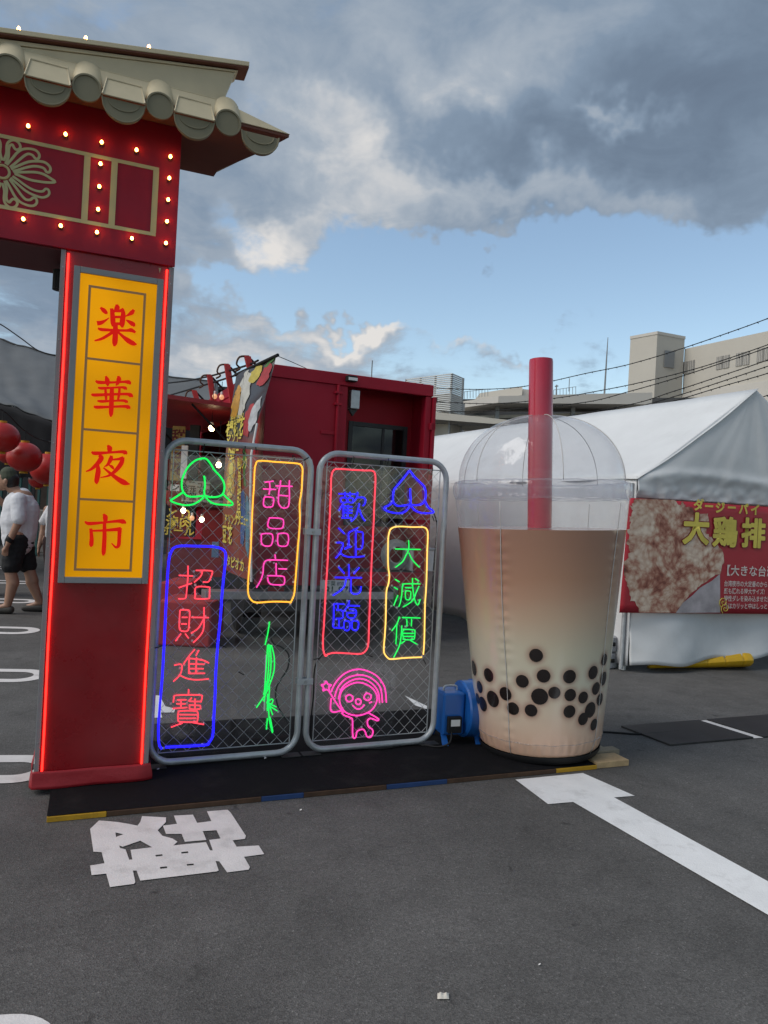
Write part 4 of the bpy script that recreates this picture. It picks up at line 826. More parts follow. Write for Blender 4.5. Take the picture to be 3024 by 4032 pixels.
ca = me.color_attributes.new('print', 'FLOAT_COLOR', 'POINT'); ca.data.foreach_set('color', [x for c in cols for x in c])
M_drink = mat('drink_print', (.5, .4, .3), .30, coat=.6); t_ = M_drink.node_tree; at_ = t_.nodes.new('ShaderNodeAttribute'); at_.attribute_name = 'print'
t_.links.new(at_.outputs['Color'], t_.nodes['Principled BSDF'].inputs['Base Color'])
nb = t_.nodes.new('ShaderNodeTexNoise'); nb.inputs['Scale'].default_value = 5; tcb = t_.nodes.new('ShaderNodeTexCoord'); t_.links.new(tcb.outputs['Object'], nb.inputs['Vector'])
bpn = t_.nodes.new('ShaderNodeBump'); bpn.inputs['Strength'].default_value = .35; bpn.inputs['Distance'].default_value = .03; t_.links.new(nb.outputs['Fac'], bpn.inputs['Height']); t_.links.new(bpn.outputs[0], t_.nodes['Principled BSDF'].inputs['Coat Normal'])
drink = link('printed_drink', me, M_drink, cup, smooth=True)
for pa, pz, pr_ in pearls:
    mb = MB(); ring = 18; V = []
    for k in range(4):
        rr = pr_ * (k / 3)
        for i in range(ring):
            t = 2 * math.pi * i / ring; z = pz + rr * math.sin(t); rad = crad(z) + .0028 - .0006 * (k == 3); a = pa + rr * math.cos(t) / rad
            V.append(Vector((rad * math.cos(a), rad * math.sin(a), z)))
    Fc = [(k * ring + i, k * ring + (i + 1) % ring, (k + 1) * ring + (i + 1) % ring, (k + 1) * ring + i) for k in range(1, 3) for i in range(ring)] + [tuple(ring + i for i in range(ring))]
    mb.add(V, Fc); cup_part(mb, 'pearl', M_boba, smooth=2)
# clear upper wall, puffy rim, dome, straw
cup_part(MB().grid(lambda u, v: Vector((crad(ZT + .003 + v * .18) * math.cos(u * 2 * math.pi), crad(ZT + .003 + v * .18) * math.sin(u * 2 * math.pi), ZT + .003 + v * .18)), 96, 8), 'clear_wall', M_pvc, smooth=2)
def rimf(u, v):
    a = u * 2 * math.pi; t = v * 2 * math.pi; pk_ = .006 * math.cos(a * 34) + .004 * mnoise.noise((math.cos(a) * 6, math.sin(a) * 6, v * 2))
    rr = .528 + (.020 + pk_ * .6) * math.cos(t); z = 1.607 + .052 * math.sin(t) * (1 + .10 * mnoise.noise((math.cos(a) * 8, math.sin(a) * 8, 4)))
    return Vector((rr * math.cos(a), rr * math.sin(a), z))
cup_part(MB().grid(rimf, 204, 14), 'rim_roll', M_pvcrim, smooth=2)
def domef(u, v):
    a = u * 2 * math.pi; t = v * math.pi / 2; e = .88
    dent = 1 + .006 * math.cos(a * 6)
    rr = .512 * math.cos(t) ** e * dent; z = 1.655 + .422 * math.sin(t) ** .96
    return Vector((rr * math.cos(a), rr * math.sin(a), z))
cup_part(MB().grid(domef, 96, 28), 'dome_lid', M_pvc, smooth=2)
for k in range(6):
    a = R(-90 + 2 + 60 * k)
    cup_part(MB().tube([Vector((.514 * math.cos(t) ** .88 * math.cos(a), .514 * math.cos(t) ** .88 * math.sin(a), 1.655 + .424 * math.sin(t) ** .96)) for t in [R(89.0) * i / 24 for i in range(25)]], .0022, 5), 'dome_seam', M_seam, smooth=2)
for a in (-128, -44, 40, 130):
    a = R(a); cup_part(MB().tube([Vector(((crad(z) + .0015) * math.cos(a + .012 * math.sin(z * 5)), (crad(z) + .0015) * math.sin(a + .012 * math.sin(z * 5)), z)) for z in [.03 + 1.50 * i / 20 for i in range(21)]], .0024, 5), 'wall_seam', M_seam, smooth=2)
for z, r_ in ((1.552, .533), (1.660, .514), (.125, .3865)):
    cup_part(MB().tube([Vector((r_ * math.cos(t), r_ * math.sin(t), z + .002 * math.sin(t * 17))) for t in [2 * math.pi * k / 90 for k in range(90)]], .0026, 5, closed=True), 'weld_line', M_pvcrim, smooth=2)
cup_part(MB().lathe([(.074, ZT + .002), (.0755, 1.7), (.0755, 2.0), (.0745, 2.415), (.072, 2.432), (.066, 2.434), (.064, 2.40), (.0005, 2.38)], 36, (-.005, 0, 0), cap0=False, cap1=False), 'straw', M_straw, smooth=True)

# ================================================================ BLOWER
FBW = Fr(gnd(1775, 2925, .03), 18)
bw = thing('blower_fan', FBW.p(0, 0, .028), 'blue blower fan with carry handle feeding the cup', 'blower')
MB().box(FBW, -.07, .075, -.16, .02, .085, .345).build('housing', M_blue, bw, bevel=.012)
dc = FBW.p(.125, -.07, .225)
axd = (Vector((0, 1, 0)).cross(FBW.D), FBW.D)
X_ = FBW.N; Y_ = Vector((0, 0, 1)); Z_ = FBW.D
MB().lathe([(.02, -.045), (.165, -.045), (.176, -.035), (.176, .035), (.182, .04), (.182, .055), (.165, .055), (.16, .02), (.02, .02)], 40, dc, (X_, Y_, Z_)).build('fan_drum', M_blue, bw, smooth=True)
for r_ in (.05, .09, .13): MB().tube([dc + Z_ * .05 + X_ * r_ * math.cos(t) + Y_ * r_ * math.sin(t) for t in [2 * math.pi * k / 28 for k in range(28)]], .0025, 5, closed=True).build('guard_ring', M_galv, bw, smooth=True)
MB().tube(catmull([FBW.p(s, -.06, z) for s, z in ((-.04, .345), (-.038, .365), (-.02, .374), (.03, .374), (.048, .365), (.05, .345))], 4), .007, 8).build('handle', M_galv, bw, smooth=True)
MB().box(FBW, -.045, .045, .021, .055, .105, .205).build('control_box', M_black, bw, bevel=.004)
MB().box(FBW, -.03, .03, .0555, .058, .15, .19).build('control_label', M_white, bw)
for s in (-.055, .17):
    MB().prism([FBW.p(s - .02, .05, .029), FBW.p(s + .02, .05, .029), FBW.p(s + .015, -.02, .12), FBW.p(s - .015, -.02, .12)], FBW.N * -.008).build('foot', M_blue, bw)
    MB().prism([FBW.p(s - .02, -.19, .029), FBW.p(s + .02, -.19, .029), FBW.p(s + .015, -.12, .12), FBW.p(s - .015, -.12, .12)], FBW.N * -.008).build('foot', M_blue, bw)
cable('power_cable', [FBW.p(-.02, .05, .115), FBW.p(-.05, .09, .06), FBW.p(-.12, .07, .034), FBW.p(-.25, .0, .034), FBW.p(-.5, .05, .034), FBW.p(-.8, -.05, .034)], .006, 'black power cable of the blower lying on the carpet')
cable('ground_cable', [gnd(*zh(860, 330)) + Vector((0, 0, .007)), gnd(*zh(960, 336)) + Vector((0, 0, .007)), gnd(*zh(1085, 343)) + Vector((0, 0, .007)), gnd(*zh(1250, 330)) + Vector((0, 0, .007))], .007, 'black cable on asphalt between cup and rubber mat')
# ================================================================ MATS AND LITTER
def slab(name, pts, zf, h, m, label, cat, grp=None):
    P = [gnd(*zf(x, y)) for x, y in pts]; P = [Vector((p.x, p.y, .001)) for p in P]
    return tag(MB().prism(P, (0, 0, h)).build(name, m, None, bevel=.001), label, cat, grp)
slab('rubber_mat', [(985, 308), (1338, 280), (1592, 360), (1210, 394)], zh, .012, M_rubber, 'black rubber mat lying nearest the cup on the asphalt', 'mat', 'rubber mats')
slab('rubber_mat', [(1378, 277), (2000, 228), (2250, 300), (1640, 357)], zh, .012, M_rubber, 'black rubber mat beyond the pale seam at the right edge', 'mat', 'rubber mats')
paint('painted_seam_marking', [[(1340, 280), (1376, 277), (1638, 357), (1594, 360)]], zh, M_paintold, 'pale strip between the two rubber mats')
lf = MB().grid(lambda u, v: gnd(1722 + 46 * u, 3915 + 24 * v) + Vector((0, 0, .004 + .012 * math.sin(u * 3.1) * math.sin(v * 3.1) * (1 + .5 * math.sin(u * 9)))), 8, 5).build('litter_scrap', mat('pale_scrap', (.6, .56, .5), .8), None, smooth=True)
tag(lf, 'small crumpled pale scrap on the asphalt at the bottom', 'litter')
for k_, (px_, py_, lab_) in enumerate(((1180, 3190, 'tiny white scrap on the asphalt in front of the blue edge strip'), (1040, 2985, 'tiny pale scrap on the carpet below the left panel'), (2120, 3800, 'tiny pale grit speck on the asphalt at lower right'))):
    tag(MB().grid(lambda u, v: gnd(px_ + 8 * u, py_ + 5 * v, .03 if k_ == 1 else 0) + Vector((0, 0, .004 + .003 * u)), 2, 2).build('litter_scrap', M_white, None), lab_, 'litter')
ls = MB().grid(lambda u, v: gnd(618 + 9 * u, 3028 + 5 * v, .03) + Vector((0, 0, .003 + .003 * u)), 2, 2).build('litter_scrap', M_white, None); tag(ls, 'tiny white scrap on the black carpet beside the pillar', 'litter')

# ================================================================ FOOD TRUCK
FT = Fr(gnd(1317, 2315, .62), 24.0)               # plane of the rear face
tr_s0 = FT.sz(1075, 1440)[0]; tr_s1, tr_top = FT.sz(1703, 1520)
tr_top = (FT.sz(1075, 1440)[1] + tr_top) / 2
tr_s0 -= .06
TL = 4.6                                           # length of the box
zfl = .80                                          # floor of the box
truck = thing('food_truck', FT.p((tr_s0 + tr_s1) / 2, -1.5, 0), 'red box food truck with open rear door and serving hatch', 'truck')
sp = FT.sz(*zA(1048, 300))[0]                      # door post
sp2 = FT.sz(*zA(1110, 300))[0]
zr = FT.sz(*zA(1340, 250))[1]
T = .03
# box shell: roof, far side, floor, rear frame, left-hand closed door
roofp = MB().box(FT, tr_s0, tr_s1, -TL, 0, tr_top - .05, tr_top).build('roof', M_truck, truck, bevel=.008)
MB().box(FT, tr_s0 - .012, tr_s1 + .012, -.05, .014, tr_top - .115, tr_top + .012).build('roof_rail', M_truck, roofp, bevel=.006)
MB().box(FT, tr_s0 - .012, tr_s0 + .03, -TL, -.06, tr_top - .115, tr_top + .01).build('roof_rail', M_truck, roofp, bevel=.006)
MB().box(FT, tr_s1 - T, tr_s1, -TL, -.002, zfl, tr_top - .052).build('side_wall', M_truck, truck)
MB().box(FT, tr_s0, tr_s1, -TL, -.002, zfl - .10, zfl - .002).build('floor', M_dark, truck)
MB().box(FT, tr_s0 + T + .002, tr_s1 - T - .002, -TL, -TL + .03, zfl, tr_top - .053).build('front_wall', M_truckin, truck)
door = MB().box(FT, tr_s0 + .002, sp - .002, -.035, .0, zfl, tr_top - .118).build('rear_door', M_truck, truck, bevel=.004)
for zz_ in (zfl + .42, zfl + .95, zfl + 1.45):
    MB().box(FT, sp - .16, sp + .03, .001, .014, zz_ - .018, zz_ + .018).build('hinge', M_truck, door, bevel=.004)
MB().tube([FT.p(sp + .008, .02, zfl + .02), FT.p(sp + .008, .02, tr_top - .12)], .017, 10).build('lock_bar', M_truck, door, smooth=True)
for zz_ in (tr_top - .2, tr_top - .32, zfl + .3, zfl + .12): MB().box(FT, sp - .03, sp + .05, .001, .04, zz_ - .012, zz_ + .012).build('bar_bracket', M_truck, door, bevel=.003)
MB().box(FT, sp + .0, sp2 - .002, -.10, -.002, zfl, tr_top - .118).build('door_post', M_truck, truck, bevel=.006)
MB().box(FT, tr_s1 - .075, tr_s1 - .003, -.10, .002, zfl, tr_top - .118).build('door_post', M_truck, truck, bevel=.006)
MB().box(FT, tr_s1 + .006, tr_s1 + .045, -1.0, .03, zfl, tr_top - .12).build('open_door', M_truck, truck, bevel=.004)
for zz_ in (zfl + .35, zfl + 1.0, tr_top - .45): MB().box(FT, tr_s1 - .02, tr_s1 + .05, .004, .03, zz_ - .04, zz_ + .04).build('hinge', M_truck, truck, bevel=.004)
# recessed inner wall with its window and service door, lit box lamp
IQ = -.42
ww0 = FT.sz(*zA(1112, 500), IQ)[0]; ww1 = FT.sz(*zA(1447, 500), IQ)[0]; wz1 = FT.sz(*zA(1280, 460), IQ)[1]; wz0 = 1.28
def holed(fr, a0, a1, q0, q1, h0, h1, hole, name, m, parent):
    x0, x1, y0, y1 = hole
    for a, b, c, d in ((a0, x0, h0, h1), (x1, a1, h0, h1), (x0, x1, h0, y0), (x0, x1, y1, h1)):
        if b - a > .002 and d - c > .002: MB().box(fr, a, b, q0, q1, c, d).build(name, m, parent)
ww0 = max(ww0, sp2 + .01)
holed(FT, sp2 - .03, tr_s1 - T - .001, IQ - .03, IQ, zfl, tr_top - .053, (ww0, ww1, wz0, wz1), 'inner_wall', M_truckin, truck)
win = hull_part('rear_window', truck)
fw = .05
for a, b, c, d in ((ww0, ww0 + fw, wz0, wz1), (ww1 - fw, ww1, wz0, wz1), (ww0 + fw, ww1 - fw, wz0, wz0 + fw), (ww0 + fw, ww1 - fw, wz1 - fw, wz1)): MB().box(FT, a + .001, b - .001, IQ - .02, IQ + .015, c + .001, d - .001).build('window_frame', M_dark, win)
MB().box(FT, ww0 + fw, ww1 - fw, IQ - .01, IQ - .004, wz0 + fw, wz1 - fw).build('pane', clear_mat('smoked_glass', (.16, .17, .18), .01, .02, .04), win)
MB().box(FT, (ww0 + ww1) / 2 + .05, (ww0 + ww1) / 2 + .08, IQ - .003, IQ + .005, wz0 + fw, wz1 - fw).build('mullion', M_dark, win)
# kitchen seen through the window
MB().box(FT, ww0 - .3, ww1 + .3, -1.9, -1.86, zfl, tr_top - .06).build('kitchen_wall', mat('kitchen_grey', (.16, .15, .14), .6, var=.3, vscale=4), truck)
for k in range(6):
    MB().lathe([(.03, 0), (.034, .10), (.012, .16), (.012, .2)], 12, FT.p(ww0 + .12 + k * .11, -.75, wz0 + .02)).build('kitchen_bottle', (M_wood, M_white, M_dark)[k % 3], truck, smooth=True)
MB().box(FT, ww0, ww1, -.9, -.6, wz0 - .05, wz0 + .015).build('kitchen_shelf', M_alu, truck)
sx, sz_ = FT.sz(*zA(1142, 325), -.06)
lampb = MB().box(FT, sx - .05, sx + .05, -.1, .0, sz_ - .10, sz_ + .10).build('vent_box', M_alu, truck, bevel=.008)
MB().prism([FT.p(sx - .05, -.05, sz_ - .101), FT.p(sx + .05, -.05, sz_ - .101), FT.p(sx, -.05, sz_ - .17)], FT.N * -.04).build('vent_spout', M_dark, lampb)
sx, sz_ = FT.sz(*zA(1130, 205), .05)
MB().box(FT, sx - .055, sx + .055, .016, .09, sz_ - .03, sz_ + .03).build('work_lamp', M_black, truck, bevel=.006)
MB().box(FT, sx - .045, sx + .055, .0905, .094, sz_ - .02, sz_ + .01).build('lamp_glass', M_white, truck)
# rear sill, bumper step, plate, chassis, wheels, lights
MB().box(FT, tr_s0, tr_s1 + .02, -.09, .015, zfl - .155, zfl - .004).build('rear_sill', M_truck, truck, bevel=.006)
MB().box(FT, FT.sz(1150, 2360)[0] - .9, FT.sz(1540, 2360)[0], -.16, .06, .505, .585).build('bumper_step', M_alu, truck, bevel=.006)
MB().box(FT, tr_s0 + .1, tr_s1 - .1, -.14, -.04, .38, .50).build('bumper_beam', M_dark, truck)
for s in (tr_s0 + .35, tr_s1 - .45): MB().box(FT, s, s + .09, -TL - .8, -.05, .42, zfl - .102).build('chassis_rail', M_dark, truck)
ps, pz = FT.sz(*zb(325, 1425), .02)
plate = MB().box(FT, ps - .165, ps + .165, .020, .024, pz - .083, pz + .083).build('licence_plate', mat('plate_white', (.62, .64, .62), .5), truck, bevel=.003)
M_pgreen = mat('plate_green', (.02, .07, .05), .5)
text('plate_text', '千葉 800', lambda x, y, z: FT.p(ps + .0 + x, .0246 + z, pz + .045 + y), .055, M_pgreen, plate, .01)
text('plate_text', '81-87', lambda x, y, z: FT.p(ps + .02 + x, .0246 + z, pz - .028 + y), .115, M_pgreen, plate, .025)
text('plate_text', 'さ', lambda x, y, z: FT.p(ps - .138 + x, .0246 + z, pz - .03 + y), .04, M_pgreen, plate, .01)
for s in (tr_s0 + .12, tr_s1 - .30):
    MB().box(FT, s, s + .17, .016, .045, zfl - .26, zfl - .17).build('tail_lamp', mat('tail_lamp_red', (.22, .012, .01), .2), truck, bevel=.006)
def wheel(s, q):
    c = FT.p(s, q, .36)
    wv_ = MB().lathe([(.19, -.1), (.33, -.1), (.355, -.07), (.355, .07), (.33, .1), (.19, .1)], 32, c, (FT.N, Vector((0, 0, 1)), FT.D)).build('wheel', M_black, truck, smooth=True)
    MB().lathe([(.02, -.08), (.18, -.09), (.19, -.05), (.19, .05), (.02, .06)], 24, c, (FT.N, Vector((0, 0, 1)), FT.D)).build('rim', M_alu, wv_, smooth=True)
for q in (-.95, -3.9):
    for s in (tr_s0 + .14, tr_s1 - .14): wheel(s, q)
MB().box(FT, tr_s0 + .05, tr_s1 - .05, -TL - 1.6, -TL - .1, .55, 2.05).build('cab', M_truck, truck, bevel=.08)
# hose coil, bucket and box standing in the open recess
hx, hz = FT.sz(*zb(990, 1000), -.2)
hs = thing('hose_coil', FT.p(hx, -.2, zfl), 'coiled pale hose in the open rear of truck', 'hose')
for k in range(5): MB().tube([FT.p(hx + (.17 - .016 * k) * math.cos(t), -.2 + .012 * k, zfl + .178 + (.165 - .016 * k) * math.sin(t)) for t in [2 * math.pi * i / 26 for i in range(26)]], .011, 7, closed=True).build('hose_loop', mat('pale_hose', (.42, .42, .40), .5), hs, smooth=True)
bx_, bz_ = FT.sz(*zb(1150, 700), -.25)
pb = thing('plastic_box', FT.p(bx_, -.25, zfl), 'white plastic storage box in the truck recess', 'box')
MB().box(FT, bx_ - .02, bx_ + .27, -.38, -.12, zfl + .001, zfl + .24).build('box_body', M_white, pb, bevel=.01); MB().box(FT, bx_ - .03, bx_ + .28, -.39, -.11, zfl + .241, zfl + .265).build('lid', M_alu, pb, bevel=.006)
# serving side: lower wall, counter, upper panel, swung-up hatch, interior
SQ0, SQ1 = -.62, -3.6                              # opening along the side (q runs to the rear)
MB().box(FT, tr_s0, tr_s0 + T, SQ0, -.036, zfl, tr_top - .053).build('side_panel', M_truck, truck, bevel=.003)
MB().box(FT, tr_s0, tr_s0 + T, -TL, SQ1, zfl, tr_top - .053).build('side_panel', M_truck, truck, bevel=.003)
MB().box(FT, tr_s0, tr_s0 + T, SQ1, SQ0, zfl, 1.45).build('side_panel', M_truck, truck, bevel=.003)
MB().box(FT, tr_s0, tr_s0 + T, SQ1, SQ0, tr_top - .42, tr_top - .053).build('side_panel', M_truck, truck, bevel=.003)
MB().box(FT, tr_s0 - .28, tr_s0 + .1, SQ1 + .02, SQ0 - .02, 1.452, 1.48).build('counter', M_alu, truck, bevel=.004)
hz1 = tr_top - .40
MB().prism([FT.p(tr_s0 - .004, SQ0 + .02, hz1), FT.p(tr_s0 - .004, SQ1, hz1), FT.p(tr_s0 - 1.15, SQ1, hz1 + .04), FT.p(tr_s0 - 1.15, SQ0 + .02, hz1 + .04)], (0, 0, .045)).build('serving_hatch', mat('hatch_red', (.30, .016, .020), .45, var=.1), truck)
for q in (SQ0 - .05, SQ1 + .1): MB().tube([FT.p(tr_s0 - .01, q, hz1 - .55), FT.p(tr_s0 - .62, q, hz1 + .01)], .012, 8).build('gas_strut', M_black, truck, smooth=True)
MB().box(FT, tr_s0 + 1.45, tr_s0 + 1.47, -TL + .05, -1.95, zfl, tr_top - .06).build('kitchen_wall', mat('kitchen_cream', (.34, .29, .22), .6, var=.2), truck)
for k, q in enumerate((-1.0, -1.7, -2.4, -3.1)):
    MB().box(FT, tr_s0 + 1.0, tr_s0 + 1.4, q - .25, q + .2, 1.5, 1.95 + .12 * (k % 2)).build('kitchen_unit', (M_alu, M_dark, M_wood, M_white)[k], truck, bevel=.01)
# red posts with clamps on the truck roof edge, carrying the light cable
for k, (x, y0, y1) in enumerate(((545, 75, 135), (430, 122, 215), (330, 182, 272), (243, 270, 318))):
    Yd = 7.9 + .75 * k
    a = at(*zA(x + 8, y1), Yd); b = at(*zA(x - 6, y0), Yd)
    pt = thing('roof_post', a, ['red clamped post at the rear corner of truck roof', 'second red clamped post along the truck roof', 'third red clamped post along the truck roof', 'farthest red clamped post along the truck roof'][k], 'post', 'posts on the truck roof')
    W_ = Fr((0, 0), 24)
    dirp = (b - a).normalized(); a2 = a - dirp * .45
    MB().prism([a2 + W_.D * sx_ * .035 + W_.N * sy_ * .02 for sx_, sy_ in ((-1, -1), (1, -1), (1, 1), (-1, 1))], b - a2).build('post_body', mat('post_red', (.46, .03, .03), .5), pt, bevel=.004)
    MB().tube(catmull([b + W_.D * .02, b + W_.D * -.08 + Vector((0, 0, -.02)), b + W_.D * -.11 + Vector((0, 0, -.10)), b + W_.D * -.07 + Vector((0, 0, -.14)), b + W_.D * -.12 + Vector((0, 0, -.18))], 4), .011, 6).build('clamp_strap', M_browntape, pt, smooth=True)
    MB().tube([b + W_.D * .04 + Vector((0, 0, -.03)), b + W_.D * .25 + Vector((0, 0, -.22))], .014, 6).build('clamp_arm', M_black, pt)
cable('string_cable', [at(*zA(90, 228), 12), at(*zA(200, 215), 11), at(*zA(330, 188), 9.5), at(*zA(430, 160), 8.7), at(*zA(545, 125), 8.0), at(*zA(600, 100), 7.5)], .012, 'black light cable strung over the posts on truck roof')
cable('string_cable', [at(*zA(90, 300), 12), at(*zA(220, 262), 10.5), at(*zA(400, 208), 9), at(*zA(540, 160), 8.0)], .012, 'lower black cable slanting along the truck roof')
cable('guy_wire', [at(*zA(712, 75), 7.3), at(*zA(800, 112), 7.6), at(*zA(880, 148), 8.0)], .004, 'thin guy wire from banner pole to truck roof')

# ---- hanging food banner on the serving side
bL = [(935, 1475), (905, 1600), (890, 1750), (885, 2000), (882, 2237)]; bR = [(1083, 1402), (1040, 1560), (1000, 1748), (990, 2000), (982, 2291)]
YR, YLd = 6.95, 7.55
CL = catmull([at(x, y, YLd) for x, y in bL], 8); CRr = catmull([at(x, y, YR) for x, y in bR], 8)
def ban(u, v, off=0.0):
    n = len(CL) - 1; t = max(0, min(n - 1e-6, (1 - v) * n)); i = int(t); f = t - i
    l = CL[i].lerp(CL[i + 1], f); r_ = CRr[i].lerp(CRr[i + 1], f); p = l.lerp(r_, u)
    d = (r_ - l); nrm = Vector((d.y, -d.x, 0)).normalized()
    return p + nrm * (.02 * math.sin(u * 5 + v * 7) + off)
banner = thing('food_banner', ban(.5, 0), 'tall hanging food banner with fruit drinks at the truck corner', 'banner')
def banmat():
    m = bpy.data.materials.new('food_banner_print'); m.use_nodes = True; t = m.node_tree; b = t.nodes['Principled BSDF']; b.inputs['Roughness'].default_value = .4
    uv = t.nodes.new('ShaderNodeAttribute'); uv.attribute_name = 'buv'
    n = t.nodes.new('ShaderNodeTexNoise'); t.links.new(uv.outputs['Vector'], n.inputs['Vector']); n.inputs['Scale'].default_value = 3.2; n.inputs['Detail'].default_value = 5; n.inputs['Distortion'].default_value = .6
    r_ = t.nodes.new('ShaderNodeValToRGB'); t.links.new(n.outputs['Fac'], r_.inputs[0]); r_.color_ramp.interpolation = 'LINEAR'
    E_ = r_.color_ramp.elements; E_[0].position = .30; E_[0].color = (.06, .065, .085, 1); E_[1].position = .72; E_[1].color = (.34, .28, .20, 1)
    for p, c in ((.45, (.06, .065, .08)), (.55, (.03, .012, .012)), (.6, (.05, .05, .06))): e = E_.new(p); e.color = (*c, 1)
    r2 = t.nodes.new('ShaderNodeValToRGB'); t.links.new(n.outputs['Fac'], r2.inputs[0]); E2 = r2.color_ramp.elements; E2[0].position = .35; E2[0].color = (.20, .018, .02, 1); E2[1].position = .7; E2[1].color = (.22, .10, .03, 1)
    sp_ = t.nodes.new('ShaderNodeSeparateXYZ'); t.links.new(uv.outputs['Vector'], sp_.inputs[0])
    mr = t.nodes.new('ShaderNodeMapRange'); t.links.new(sp_.outputs[1], mr.inputs[0]); mr.inputs[1].default_value = .50; mr.inputs[2].default_value = .56
    mx = t.nodes.new('ShaderNodeMix'); mx.data_type = 'RGBA'; t.links.new(mr.outputs[0], mx.inputs[0]); t.links.new(r2.outputs[0], mx.inputs[6]); t.links.new(r_.outputs[0], mx.inputs[7])
    t.links.new(mx.outputs[2], b.inputs['Base Color']); return m
NU, NV = 12, 40
mb = MB().grid(lambda u, v: ban(u, v), NU, NV)
bo = mb.build('banner_sheet', banmat(), banner, smooth=2)
at2 = bo.data.attributes.new('buv', 'FLOAT_VECTOR', 'POINT'); at2.data.foreach_set('vector', [x for j in range(NV + 1) for i in range(NU + 1) for x in (i / NU * .45, j / NV, 0)])
def blob_print(name, pts, m, lift):
    P = catmull([Vector((u, v, 0)) for u, v in pts], 8, closed=True); P = [Vector((p.x + .05 * mnoise.noise((p.x * 13, p.y * 30, 1)), p.y + .02 * mnoise.noise((p.x * 13, p.y * 30, 5)), 0)) for p in P]; c = sum(P, Vector()) / len(P)
    V = [ban(c.x, c.y, lift)]; K = 4
    for k in range(1, K + 1):
        for p in P: q = c.lerp(p, k / K); V.append(ban(q.x, q.y, lift))
    n = len(P); Fs = [(0, 1 + i, 1 + (i + 1) % n) for i in range(n)]
    for k in range(K - 1): Fs += [(1 + k * n + i, 1 + k * n + (i + 1) % n, 1 + (k + 1) * n + (i + 1) % n, 1 + (k + 1) * n + i) for i in range(n)]
    return MB().add(V, Fs).build(name, m, banner, smooth=2)
M_mango = mat('mango_print', (.52, .26, .03), .45, var=.3, vscale=9); M_milk = mat('milk_print', (.50, .48, .43), .45, var=.15, vscale=7); M_lemon = mat('lemon_print', (.48, .38, .06), .45, var=.2, vscale=12)
M_straw2 = mat('strawberry_print', (.36, .028, .03), .45, var=.3, vscale=14); M_ice = mat('ice_print', (.42, .43, .45), .45, var=.3, vscale=10); M_leaf = mat('leaf_print', (.06, .16, .03), .5)
blob_print('printed_mango', [(.06, .66), (.30, .68), (.34, .80), (.28, .88), (.10, .84), (.04, .74)], M_mango, .006)
blob_print('printed_milk_tea', [(.34, .66), (.52, .66), (.60, .78), (.50, .92), (.34, .97), (.26, .90), (.36, .80)], M_milk, .007)
blob_print('printed_lemon', [(.52, .86), (.66, .86), (.72, .93), (.64, .985), (.54, .97), (.48, .91)], M_lemon, .008)
blob_print('printed_strawberry', [(.76, .82), (.93, .84), (.96, .92), (.85, .96), (.74, .92)], M_straw2, .009)
blob_print('printed_leaf', [(.80, .935), (.94, .955), (.97, .975), (.86, .985), (.78, .96)], M_leaf, .010)
blob_print('printed_berry_ice', [(.66, .55), (.84, .55), (.84, .68), (.76, .72), (.66, .68), (.62, .60)], M_straw2, .006)
blob_print('printed_ice', [(.82, .57), (.96, .58), (.97, .68), (.93, .75), (.84, .73), (.80, .66)], M_ice, .008)
blob_print('printed_glass', [(.60, .14), (.72, .14), (.74, .30), (.58, .30)], mat('blue_soda_print', (.05, .10, .26), .4, var=.3, vscale=14), .006)
blob_print('printed_glass', [(.78, .12), (.92, .11), (.94, .26), (.78, .28)], mat('teal_soda_print', (.10, .22, .30), .4, var=.3, vscale=14), .006)
blob_print('printed_glass', [(.70, .34), (.80, .34), (.82, .48), (.70, .48)], M_leaf, .006)
blob_print('printed_glass', [(.12, .30), (.30, .30), (.32, .42), (.10, .42)], M_mango, .006)
def btext(body, u0, v0, size, rows=None, m=M_ptext):
    W_, H_ = .9, 2.2
    text('printed_words', body, lambda x, y, z: ban(u0 + x / W_, v0 + y / H_, .011), size, m, banner, .025)
btext('モッツァリ', .33, .650, .10); btext('花', .52, .585, .26); btext('楊枝', .20, .585, .22); btext('マンゴー', .30, .525, .14); btext('ドリー', .28, .47, .13); btext('ドリンク', .66, .415, .12)
for k, ch in enumerate('宅貴氷茶'): btext(ch, .22, .44 - .055 * k, .14)
for k, ch in enumerate('台湾甜品'): btext(ch, .52, .40 - .055 * k, .13)
btext('ドリンクメニュー', .5, .205, .09); btext('豆花', .2, .15, .15); btext('タピオカ', .5, .055, .12)
MB().tube([ban(-.04, 1.0), ban(1.06, 1.0)], .016, 8).build('banner_pole', M_black, banner)
MB().tube([ban(1.0, v) for v in (.0, .15, .3, .45, .6)], .012, 6).build('banner_edge_strip', M_white, banner)

# ================================================================ STALL THINGS LEFT OF THE TRUCK
def lantern(px, py, rpx, Y, lab):
    c = at(px, py, Y); r_ = rpx / F * Y
    l = thing('paper_lantern', c - Vector((0, 0, r_ * .92)), lab, 'lantern', 'red lanterns')
    n = 40; prof = []
    for k in range(33):
        t = -math.pi / 2 + math.pi * k / 32; rr = r_ * math.cos(t); prof.append((max(.0, rr) * (1 - .012 * (k % 2)), r_ * .90 * math.sin(t)))
    prof = [p for p in prof if p[0] > r_ * .2]
    MB().lathe(prof, n, c).build('lantern_shell', M_lantern, l, smooth=2)
    for s in (-1, 1): MB().lathe([(r_ * .24, -.02), (r_ * .24, .02)], 20, c + Vector((0, 0, s * r_ * .89))).build('lantern_ring', M_yellowtape, l, smooth=True)
    MB().tube([c + Vector((0, 0, r_ * .9)), c + Vector((0, 0, r_ * 1.6))], .006, 5).build('hanging_cord', M_black, l)
lantern(8, 1722, 66, 9.7, 'red lantern cut by the left frame edge, highest of the row')
lantern(96, 1800, 66, 10.2, 'red lantern above the man in the olive cap')
